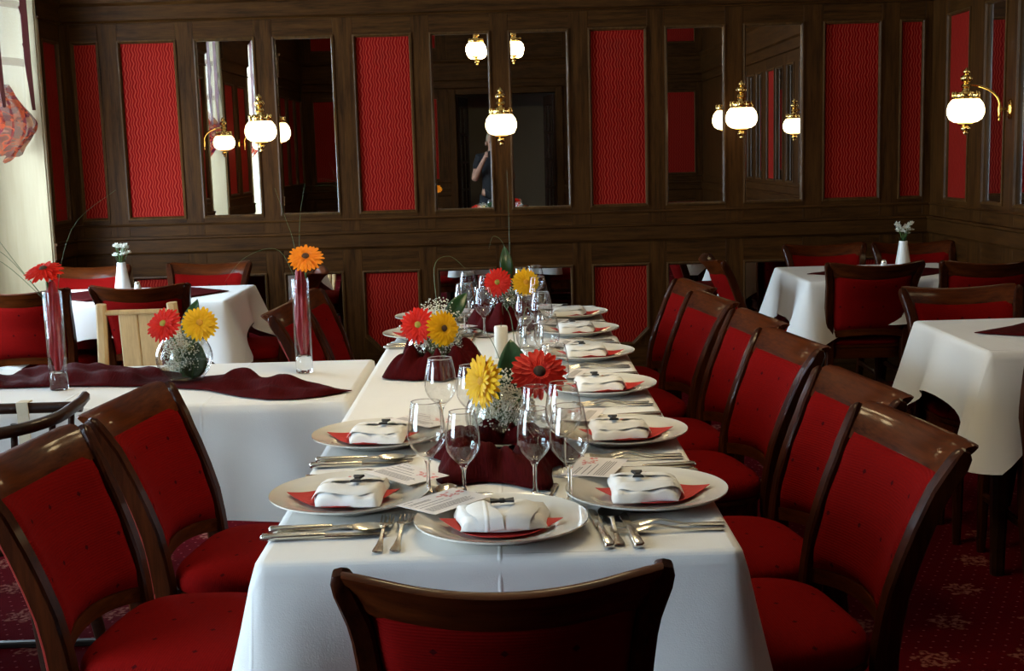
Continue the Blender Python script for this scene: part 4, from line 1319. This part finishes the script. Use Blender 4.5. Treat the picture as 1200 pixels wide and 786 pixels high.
def mat_vase_cloth():
    t = NT('wine_red_silk')
    n = t.noise(t.mapping(t.coord(), (60, 60, 12)), 1.0, 3)
    t.bsdf(t.mix(n, (0.20, 0.006, 0.012), (0.42, 0.02, 0.03)), 0.45, normal=t.bump(n, 0.4, 0.003), spec=0.4)
    return t.m
MAT['vase_cloth'] = mat_vase_cloth()

# tall vases on the left side table
tall_vase(-1.337, 3.665, 'tall slim vase at the left holding a red gerbera')
gerbera((-1.346, 3.64, 1.108), (-0.05, -0.42, 0.9), (-1.337, 3.665, ZT + 0.06), 'petal_red', 'disc_dark', 'red gerbera in the tall vase at the left edge', 0.058, 1, cup=0.05)
tall_vase(-0.643, 3.845, 'tall slim vase on the right of side table holding an orange gerbera')
gerbera((-0.618, 3.82, 1.110), (0.08, -0.72, 0.7), (-0.643, 3.845, ZT + 0.06), 'petal_orange', 'disc_dark', 'orange gerbera in the tall vase beside the long table', 0.055, 2, cup=0.06)
for k, pts in enumerate(([(-1.34, 3.66, 1.0), (-1.44, 3.66, 1.14), (-1.50, 3.66, 1.24), (-1.55, 3.66, 1.36)],
                         [(-1.34, 3.66, 1.0), (-1.45, 3.64, 1.15), (-1.54, 3.63, 1.20), (-1.66, 3.62, 1.22)],
                         [(-1.33, 3.67, 1.0), (-1.30, 3.68, 1.15), (-1.25, 3.69, 1.25), (-1.14, 3.70, 1.33)],
                         [(-1.34, 3.66, 1.0), (-1.47, 3.66, 1.13), (-1.58, 3.66, 1.165), (-1.70, 3.66, 1.15)])):
    grass(pts, ('grass blade rising steeply left of the red gerbera', 'grass blade leaning out left above the red gerbera', 'grass blade leaning right from the tall left vase', 'lowest grass blade bending left beside red gerbera')[k])
for k, pts in enumerate(([(-0.643, 3.845, 1.0), (-0.655, 3.84, 1.15), (-0.675, 3.83, 1.23), (-0.70, 3.82, 1.32)],
                         [(-0.643, 3.845, 1.0), (-0.640, 3.85, 1.15), (-0.632, 3.86, 1.25), (-0.615, 3.86, 1.33)],
                         [(-0.645, 3.845, 1.0), (-0.70, 3.84, 1.13), (-0.80, 3.83, 1.115), (-0.87, 3.83, 1.04)])):
    grass(pts, ('grass blade leaning left above the orange gerbera', 'grass blade standing straight above the orange gerbera', 'grass blade arching down left of the orange gerbera')[k])

# bowl on the left side table
fish_bowl(-0.985, 3.745, 0.084, 0.135, 'round glass bowl on the left side table with red and yellow gerberas')
breath(-0.985, 3.745, ZT + 0.012, 0.060, 0.150, 1500, "baby's breath spray in the bowl on the left side table", 1)
gerbera((-1.017, 3.665, 0.937), (-0.25, -0.80, 0.55), (-0.99, 3.745, ZT + 0.02), 'petal_red', 'disc_green', 'red gerbera in the bowl on the left side table', 0.056, 3)
gerbera((-0.910, 3.655, 0.938), (0.22, -0.86, 0.45), (-0.98, 3.745, ZT + 0.02), 'petal_yellow', 'disc_gold', 'yellow gerbera in the bowl on the left side table', 0.055, 4)
leaf((-0.965, 3.76, 0.86), (-0.945, 3.79, 0.995), 0.06, (-0.2, -1, 0.3), 'green leaf standing behind the gerberas on the left side table')
leaf((-0.96, 3.72, ZT + 0.012), (-0.935, 3.72, 0.875), 0.075, (0.2, -1, 0.2), 'green leaf lining the bowl on the left side table', 0.0)

# arrangement 1 (nearest on the long table)
B1 = (-0.03, 2.80)
fish_bowl(B1[0], B1[1], 0.082, 0.125, 'round glass bowl nearest on the long table, wrapped in burgundy cloth')
breath(B1[0] + 0.005, B1[1] - 0.01, ZT + 0.012, 0.072, 0.165, 2600, "baby's breath spray in the nearest bowl on the long table", 2)
gerbera((-0.064, 2.69, 0.920), (-0.75, -0.62, 0.15), (B1[0], B1[1], ZT + 0.02), 'petal_yellow', 'disc_gold', 'yellow gerbera turned left, nearest on the long table', 0.060, 5, cup=0.3)
gerbera((0.057, 2.70, 0.934), (0.12, -0.78, 0.62), (B1[0] + 0.01, B1[1], ZT + 0.02), 'petal_red', 'disc_dark', 'large red gerbera nearest on the long table', 0.064, 6, cup=-0.02)
leaf((0.0, 2.81, 0.86), (-0.004, 2.84, 0.988), 0.075, (0.1, -1, 0.2), 'dark green leaf standing behind the nearest yellow gerbera')
for k, pts in enumerate(([(-0.01, 2.82, 0.88), (-0.05, 2.9, 0.98), (-0.10, 2.95, 1.0), (-0.13, 2.95, 0.96)],
                         [(0.01, 2.82, 0.9), (0.03, 2.9, 1.04), (0.05, 2.95, 1.03), (0.07, 2.95, 0.97)],
                         [(0.01, 2.82, 0.9), (0.0, 2.9, 1.02), (-0.02, 2.98, 1.05), (-0.02, 3.02, 1.02)])):
    grass(pts, ('grass blade looping left behind the nearest yellow gerbera', 'grass blade looping right behind the nearest red gerbera', 'short grass blade arching above the nearest bowl')[k])

# arrangement 2 (middle left)
B2 = (-0.235, 3.80)
fish_bowl(B2[0], B2[1], 0.086, 0.130, 'round glass bowl in the middle of the long table, wrapped in burgundy cloth')
breath(B2[0] + 0.01, B2[1] + 0.02, ZT + 0.02, 0.075, 0.205, 1500, "baby's breath spray above the middle bowl", 3)
gerbera((-0.278, 3.72, 0.907), (-0.05, -0.95, 0.25), (B2[0], B2[1], ZT + 0.02), 'petal_red', 'disc_green', 'red gerbera facing the camera in the middle bowl', 0.056, 7)
gerbera((-0.204, 3.71, 0.896), (0.55, -0.82, 0.15), (B2[0] + 0.01, B2[1], ZT + 0.02), 'petal_yellow', 'disc_dark', 'yellow gerbera beside the red one in the middle bowl', 0.056, 8)
leaf((-0.20, 3.83, 0.90), (-0.135, 3.85, 0.985), 0.05, (0.1, -1, 0.3), 'small green leaf behind the middle gerberas')
for k, pts in enumerate(([(-0.22, 3.82, 0.88), (-0.15, 3.78, 0.93), (-0.11, 3.70, 0.85), (-0.07, 3.62, 0.765)],
                         [(-0.22, 3.82, 0.90), (-0.235, 3.9, 1.06), (-0.19, 3.95, 1.09), (-0.14, 3.95, 1.05)])):
    grass(pts, ('grass blade trailing onto the cloth from the middle bowl', 'grass blade arching over the middle bowl')[k])

# arrangement 3 (far)
B3 = (-0.01, 4.80)
fish_bowl(B3[0], B3[1], 0.084, 0.130, 'round glass bowl at the far end of the long table')
breath(B3[0], B3[1], ZT + 0.012, 0.06, 0.165, 500, "baby's breath spray in the farthest bowl", 4)
gerbera((-0.049, 4.73, 0.924), (-0.1, -0.97, 0.15), (B3[0], B3[1], ZT + 0.02), 'petal_red', 'disc_green', 'red gerbera at the far end of the long table', 0.056, 9)
gerbera((0.057, 4.72, 0.922), (0.15, -0.95, 0.2), (B3[0] + 0.01, B3[1], ZT + 0.02), 'petal_yellow', 'disc_gold', 'yellow gerbera at the far end of the long table', 0.054, 10)
leaf((-0.01, 4.83, 0.92), (-0.02, 4.86, 1.05), 0.05, (0, -1, 0.2), 'green leaf behind the farthest gerberas')
grass([(0.0, 4.82, 0.9), (0.0, 4.83, 1.10), (0.0, 4.84, 1.22), (-0.002, 4.84, 1.34)], 'tall straight grass blade above the farthest gerberas')
grass([(0.0, 4.82, 0.9), (-0.02, 4.83, 1.05), (-0.06, 4.84, 1.09), (-0.08, 4.84, 1.04)], 'grass blade curling left above the farthest red gerbera')

# candle
c = thing('pillar_candle', 'white pillar candle on the long table behind the near flowers', 'candle', (-0.035, 4.02, ZT), 0)
MB().lathe([(0.0, 0.0), (0.021, 0.0), (0.022, 0.002), (0.022, 0.098), (0.020, 0.102), (0.012, 0.101), (0.0, 0.099)], 28).build('wax_body', 'wax', c, 50)
MB().tube([(0, 0, 0.098), (0.001, 0, 0.108), (0.003, 0, 0.113)], 0.0012, 6).build('wick', 'black_cloth', c)

# small white vases with white flowers on the corner tables
def small_vase(x, y, label, flabel, seed):
    t = thing('white_vase', label, 'vase', (x, y, ZT), 0, 'small white ceramic vases')
    MB().lathe([(0.0, 0.0), (0.040, 0.0), (0.042, 0.006), (0.038, 0.04), (0.030, 0.09), (0.023, 0.135), (0.0215, 0.155), (0.0195, 0.155), (0.021, 0.13), (0.0, 0.12)], 32).build('body', 'ceramic', t, 60)
    rng = random.Random(seed)
    f = thing('white_flowers', flabel, 'flowers', (x, y, ZT + 0.13), 0, 'white flower posies')
    for k in range(15):
        a = rng.uniform(0, 2 * PI); r = 0.042 * math.sqrt(rng.uniform(0.05, 1)); h = rng.uniform(0.06, 0.11)
        e = Vector((r * math.cos(a), r * math.sin(a), h))
        st = MB().tube([(0, 0, 0), e * 0.5 + Vector((0, 0, 0.01)), e], 0.0016, 5).build('stem', 'stem', f, 60)
        m = MB()
        for j in range(9):
            b = 2 * PI * j / 9; el = rng.uniform(-0.2, 1.0)
            d = Vector((math.cos(b) * math.cos(el), math.sin(b) * math.cos(el), math.sin(el)))
            s2 = Vector((-math.sin(b), math.cos(b), 0)) * 0.009; n2 = d.cross(s2).normalized() * 0.005
            m.add([e, e + d * 0.010 + s2, e + d * 0.020 + n2, e + d * 0.010 - s2, e + d * 0.012 + n2], [(0, 1, 4), (1, 2, 4), (2, 3, 4), (3, 0, 4)])
        m.build('blossom', 'petal_white', f)
    m = MB()
    for k in range(5):
        b = rng.uniform(0, 2 * PI); d = Vector((math.cos(b) * 0.03, math.sin(b) * 0.03, 0.05)); s2 = Vector((-math.sin(b), math.cos(b), 0)) * 0.006
        m.add([(0, 0, 0.01), d * 0.6 + s2, d, d * 0.6 - s2], [(0, 1, 2, 3)])
    m.build('foliage', 'leaf', f)
small_vase(-1.965, 6.38, 'small white conical vase on the left corner table', 'white posy in the vase on the left corner table', 21)
small_vase(1.985, 6.36, 'small white conical vase on the far right table', 'white posy in the vase on the far right table', 22)

def shaker(x, y, label):
    t = thing('salt_shaker', label, 'shaker', (x, y, ZT), 0, 'white salt shakers')
    MB().lathe([(0.0, 0.0), (0.019, 0.0), (0.020, 0.004), (0.017, 0.03), (0.014, 0.045)], 20).build('body', 'ceramic', t, 60)
    MB().lathe([(0.0145, 0.044), (0.0145, 0.05), (0.010, 0.058), (0.0, 0.061)], 20).build('cap', 'steel', t, 60)
shaker(-1.885, 6.36, 'white salt shaker beside the vase on the left corner table')
shaker(1.90, 6.40, 'white salt shaker beside the vase on the far right table')

def diamond(x, y, a, b, rz, label, seed):
    """burgundy overlay mat with drooping points"""
    rng = random.Random(seed)
    def fn(u, v):
        p, q = (u - 0.5) * 2, (v - 0.5) * 2
        X, Y = (p - q) / 2 * a * 2 / 2, (p + q) / 2 * b * 2 / 2
        return (X, Y, 0.002 + 0.004 * max(0, wob(X * 8 + seed, Y * 9)))
    o = MB().grid(fn, 14, 14).build('table_mat', 'burgundy', None, 180)
    o.location = (x, y, ZT); o.rotation_euler = (0, 0, rz)
    sm = o.modifiers.new('thickness', 'SOLIDIFY'); sm.thickness = 0.003; sm.offset = 1
    return tag(o, label, 'mat', 'burgundy diamond mats')
diamond(-1.63, 6.27, 0.22, 0.28, 0.15, 'burgundy mat on the right half of the left corner table', 1)
diamond(-2.03, 6.30, 0.34, 0.30, 0.0, 'burgundy mat under the vase on the left corner table', 2)
diamond(1.90, 6.36, 0.40, 0.33, 0.0, 'burgundy mat across the far right table', 3)
diamond(1.93, 4.24, 0.36, 0.26, 0.0, 'burgundy mat on the nearer right table', 4)
tag(MB().box(-0.09, 0.09, -0.06, 0.06, 0, 0.0012).build('paper_sheet', simple('white_sheet', (0.75, 0.75, 0.75), 0.7, var=0.02)), 'white paper sheet at left end of the corner table', 'paper').location = (-2.22, 6.12, ZT)
tag(MB().box(-0.05, 0.05, -0.03, 0.03, 0, 0.0012).build('paper_sheet', simple('white_slip', (0.75, 0.75, 0.75), 0.7, var=0.02)), 'small white slip near the back of the left side table', 'paper').location = (-1.50, 4.00, ZT)

# ---------------------------------------------------------------- high chairs
def light_high_chair():
    t = thing('high_chair', 'light birch child chair with plank back behind the side table', 'high chair', (-1.295, 4.36, 0), 0)
    for sx in (-1, 1):
        MB().sweep([(sx * 0.20, 0.10, 0.0), (sx * 0.15, 0.03, 0.5), (sx * 0.122, -0.02, 0.925)], 0.034, 0.030).build('back_post', 'light_wood', t)
        MB().sweep([(sx * 0.20, -0.17 + 0.35, 0.0), (sx * 0.15, 0.28, 0.52)], 0.032, 0.032).build('front_leg', 'light_wood', t)
        MB().sweep([(sx * 0.185, 0.09, 0.2), (sx * 0.185, 0.20, 0.2)], 0.02, 0.02).build('side_rail', 'light_wood', t)
    MB().sweep([(-0.122, -0.017, 0.895), (0.122, -0.017, 0.895)], 0.018, 0.018, Vector((0, 1, 0)), 0.3).build('top_bar', 'light_wood', t)
    for k in range(2):
        x = -0.034 + k * 0.068
        MB().sweep([(x, 0.03, 0.52), (x, -0.010, 0.89)], 0.066, 0.014).build('back_plank', 'light_wood', t)
    MB().box(-0.15, 0.15, 0.02, 0.30, 0.50, 0.52, 0.004).build('seat', 'light_wood', t)
light_high_chair()

def dark_high_chair():
    t = thing('high_chair', 'dark wooden child chair with curved arm rail at the left edge', 'high chair', (-1.315, 3.02, 0), 0)
    zr = 0.812
    pts = []
    for i in range(25):
        a = -PI * 1.0 * i / 24
        pts.append((0.225 * math.cos(a), 0.20 * math.sin(a) + 0.02, zr - 0.02 * math.sin(-a)))
    pts = [(0.215, 0.17, zr + 0.005), (0.225, 0.10, zr + 0.002)] + pts + [(-0.225, 0.10, zr + 0.002), (-0.215, 0.17, zr + 0.005)]
    MB().sweep(pts, 0.028, 0.024, Vector((0, 0, 1)), 0.3).build('arm_rail', 'dark_wood', t, 50)
    MB().tube([(-0.215, 0.14, zr - 0.015), (0.215, 0.14, zr - 0.015)], 0.014, 10).build('front_bar', 'dark_wood', t, 60)
    for i, a in enumerate((0.25, -0.35, -0.85, -1.35, -1.8, -2.3, -2.8, -3.4)):
        x, y = 0.222 * math.cos(a), 0.197 * math.sin(a) + 0.02
        MB().tube([(x * 0.86, y * 0.86, 0.52), (x, y, zr)], [0.011, 0.008], 8).build('spindle', 'dark_wood', t, 60)
    MB().lathe([(0.0, 0.50), (0.20, 0.50), (0.205, 0.51), (0.20, 0.53), (0.0, 0.525)], 28, (0, 0.02, 0)).build('seat', 'dark_wood', t, 40)
    for sx in (-1, 1):
        for sy in (-1, 1):
            MB().tube([(sx * 0.15, 0.02 + sy * 0.14, 0.50), (sx * 0.22, 0.02 + sy * 0.20, 0.0)], [0.020, 0.014], 10).build('leg', 'dark_wood', t, 60)
    m = MB().sweep([(0.070, 0.156, zr + 0.001), (0.070, 0.122, zr + 0.002), (0.072, 0.121, zr - 0.03), (0.080, 0.10, 0.65), (0.092, 0.04, 0.535)], 0.030, 0.004, Vector((1, 0, 0)))
    m.build('strap', 'webbing', t)['label'] = 'pale webbing strap'
dark_high_chair()

# ---------------------------------------------------------------- photographer (seen only in the middle mirror)
def skin_mesh(name, verts, edges, mat, parent, root=0, sub=2):
    me = bpy.data.meshes.new(name)
    me.from_pydata([v[:3] for v in verts], edges, [])
    o = bpy.data.objects.new(name, me); COL.objects.link(o); o.parent = parent
    sk = o.modifiers.new('skin', 'SKIN'); sk.use_smooth_shade = True
    if not me.skin_vertices: 
        bpy.context.view_layer.objects.active = o
    for i, v in enumerate(verts):
        d = me.skin_vertices[0].data[i]; d.radius = (v[3], v[4] if len(v) > 4 else v[3]); d.use_root = (i == root)
    ss = o.modifiers.new('subdivision', 'SUBSURF'); ss.levels = sub; ss.render_levels = sub
    dg = bpy.context.evaluated_depsgraph_get()
    nm = bpy.data.meshes.new_from_object(o.evaluated_get(dg))
    o.modifiers.clear(); o.data = nm
    nm.materials.clear(); nm.materials.append(MAT[mat])
    nm.polygons.foreach_set('use_smooth', [True] * len(nm.polygons))
    return o
MAT['skin'] = simple('skin', (0.50, 0.27, 0.18), 0.5, var=0.06)
MAT['shirt'] = simple('black_shirt', (0.012, 0.012, 0.014), 0.9, var=0.2)
MAT['trousers'] = simple('dark_trousers', (0.02, 0.022, 0.03), 0.9, var=0.2)
MAT['hair'] = simple('light_hair', (0.42, 0.33, 0.22), 0.6, var=0.25, scale=80)
MAT['eye'] = simple('eye', (0.02, 0.015, 0.01), 0.2, var=0.1)
MAT['camera_body'] = simple('camera_body', (0.015, 0.015, 0.016), 0.5, var=0.1)
def person():
    t = thing('person', 'photographer in black shirt holding a camera, reflected in the middle mirror', 'person', (-0.17, -0.76, 0), 0)
    S = -1
    V = [(0, 0, 0.90, 0.13, 0.10), (0, 0, 1.05, 0.125, 0.09), (0, 0.0, 1.22, 0.145, 0.10), (0, 0.0, 1.33, 0.12, 0.085), (0, 0.01, 1.40, 0.055, 0.055), (0, 0.03, 1.455, 0.055, 0.06), (0, 0.035, 1.52, 0.072, 0.088), (0, 0.03, 1.59, 0.066, 0.082), (0, 0.02, 1.625, 0.035, 0.04)]
    E = [(i, i + 1) for i in range(8)]
    for sx in (-1, 1):
        b = len(V)
        V += [(sx * 0.165, 0.0, 1.33, 0.055), (sx * 0.235, 0.06, 1.07, 0.042), (sx * 0.15, 0.22, 1.24, 0.032), (sx * 0.085, 0.285, 1.36, 0.024)]
        E += [(3, b), (b, b + 1), (b + 1, b + 2), (b + 2, b + 3)]
        b = len(V)
        V += [(sx * 0.095, 0, 0.82, 0.088), (sx * 0.105, 0.01, 0.46, 0.058), (sx * 0.11, -0.02, 0.10, 0.038), (sx * 0.115, 0.10, 0.035, 0.035)]
        E += [(0, b), (b, b + 1), (b + 1, b + 2), (b + 2, b + 3)]
        # hand: palm and five bent fingers closing on the camera body
        b0 = len(V); wrist = b0 - 5
        px, py, pz = sx * 0.085, 0.285, 1.36
        for k in range(4):
            fz = 1.405 - k * 0.018; L = (0.028, 0.032, 0.030, 0.024)[k]
            c = len(V)
            V += [(sx * 0.080, 0.305, fz, 0.009), (sx * 0.078, 0.305 + L, fz + 0.002, 0.0085), (sx * 0.055, 0.318 + L, fz + 0.002, 0.0075)]
            E += [(b0 - 5, c), (c, c + 1), (c + 1, c + 2)]
        c = len(V)
        V += [(sx * 0.070, 0.275, 1.345, 0.010), (sx * 0.045, 0.268, 1.36, 0.009)]
        E += [(b0 - 5, c), (c, c + 1)]
    skin_mesh('body', V, E, 'skin', t)
    G = [(0, 0, 0.76, 0.165, 0.135), (0, 0, 1.05, 0.150, 0.115), (0, 0, 1.22, 0.162, 0.118), (0, 0, 1.335, 0.135, 0.10), (0, 0.01, 1.385, 0.075, 0.07)]
    GE = [(i, i + 1) for i in range(4)]
    for sx in (-1, 1):
        b = len(G)
        G += [(sx * 0.165, 0.0, 1.335, 0.072), (sx * 0.208, 0.035, 1.18, 0.062)]
        GE += [(3, b), (b, b + 1)]
    skin_mesh('shirt', G, GE, 'shirt', t)
    G = [(0, 0, 0.96, 0.150, 0.118)]; GE = []
    for sx in (-1, 1):
        b = len(G)
        G += [(sx * 0.095, 0, 0.80, 0.105), (sx * 0.105, 0.01, 0.46, 0.075), (sx * 0.11, -0.02, 0.11, 0.062)]
        GE += [(0, b), (b, b + 1), (b + 1, b + 2)]
    skin_mesh('trousers', G, GE, 'trousers', t)
    G = [(0, -0.035, 1.46, 0.062), (0, -0.02, 1.54, 0.092, 0.088), (0, 0.005, 1.61, 0.084, 0.088), (0, 0.03, 1.645, 0.045)]
    skin_mesh('hair', G, [(0, 1), (1, 2), (2, 3)], 'hair', t)
    for sx in (-1, 1):
        MB().lathe([(0.0, -0.009), (0.006, -0.006), (0.009, 0), (0.006, 0.006), (0.0, 0.009)], 12, (sx * 0.030, 0.112, 1.525)).build('eye', 'eye', t, 60)
        MB().lathe([(0.0, -0.028), (0.010, -0.02), (0.014, 0.0), (0.010, 0.022), (0.0, 0.028)], 10, (sx * 0.078, 0.03, 1.51)).build('ear', 'skin', t, 60)
    MB().tube([(0, 0.118, 1.525), (0, 0.132, 1.495), (0, 0.118, 1.485)], [0.008, 0.013, 0.008], 8).build('nose', 'skin', t, 60)
    MB().tube([(-0.022, 0.110, 1.455), (0, 0.118, 1.453), (0.022, 0.110, 1.455)], 0.006, 6).build('mouth', MAT['red_ink'], t, 60)
    c = thing('camera', 'black camera held up by the photographer', 'camera', (-0.17, -0.455, 1.38), 0)
    MB().box(-0.062, 0.062, -0.025, 0.025, -0.045, 0.04, 0.008).box(-0.025, 0.025, -0.02, 0.02, 0.038, 0.062, 0.006).build('camera_body', 'camera_body', c)
    MB().lathe([(0.0, 0.0), (0.033, 0.0), (0.035, 0.01), (0.033, 0.055), (0.028, 0.058), (0.0, 0.05)], 28).build('lens', 'camera_body', c, 40).rotation_euler = (-PI / 2, 0, 0)
    c.children[-1].location = (0, 0.022, -0.005)
person()
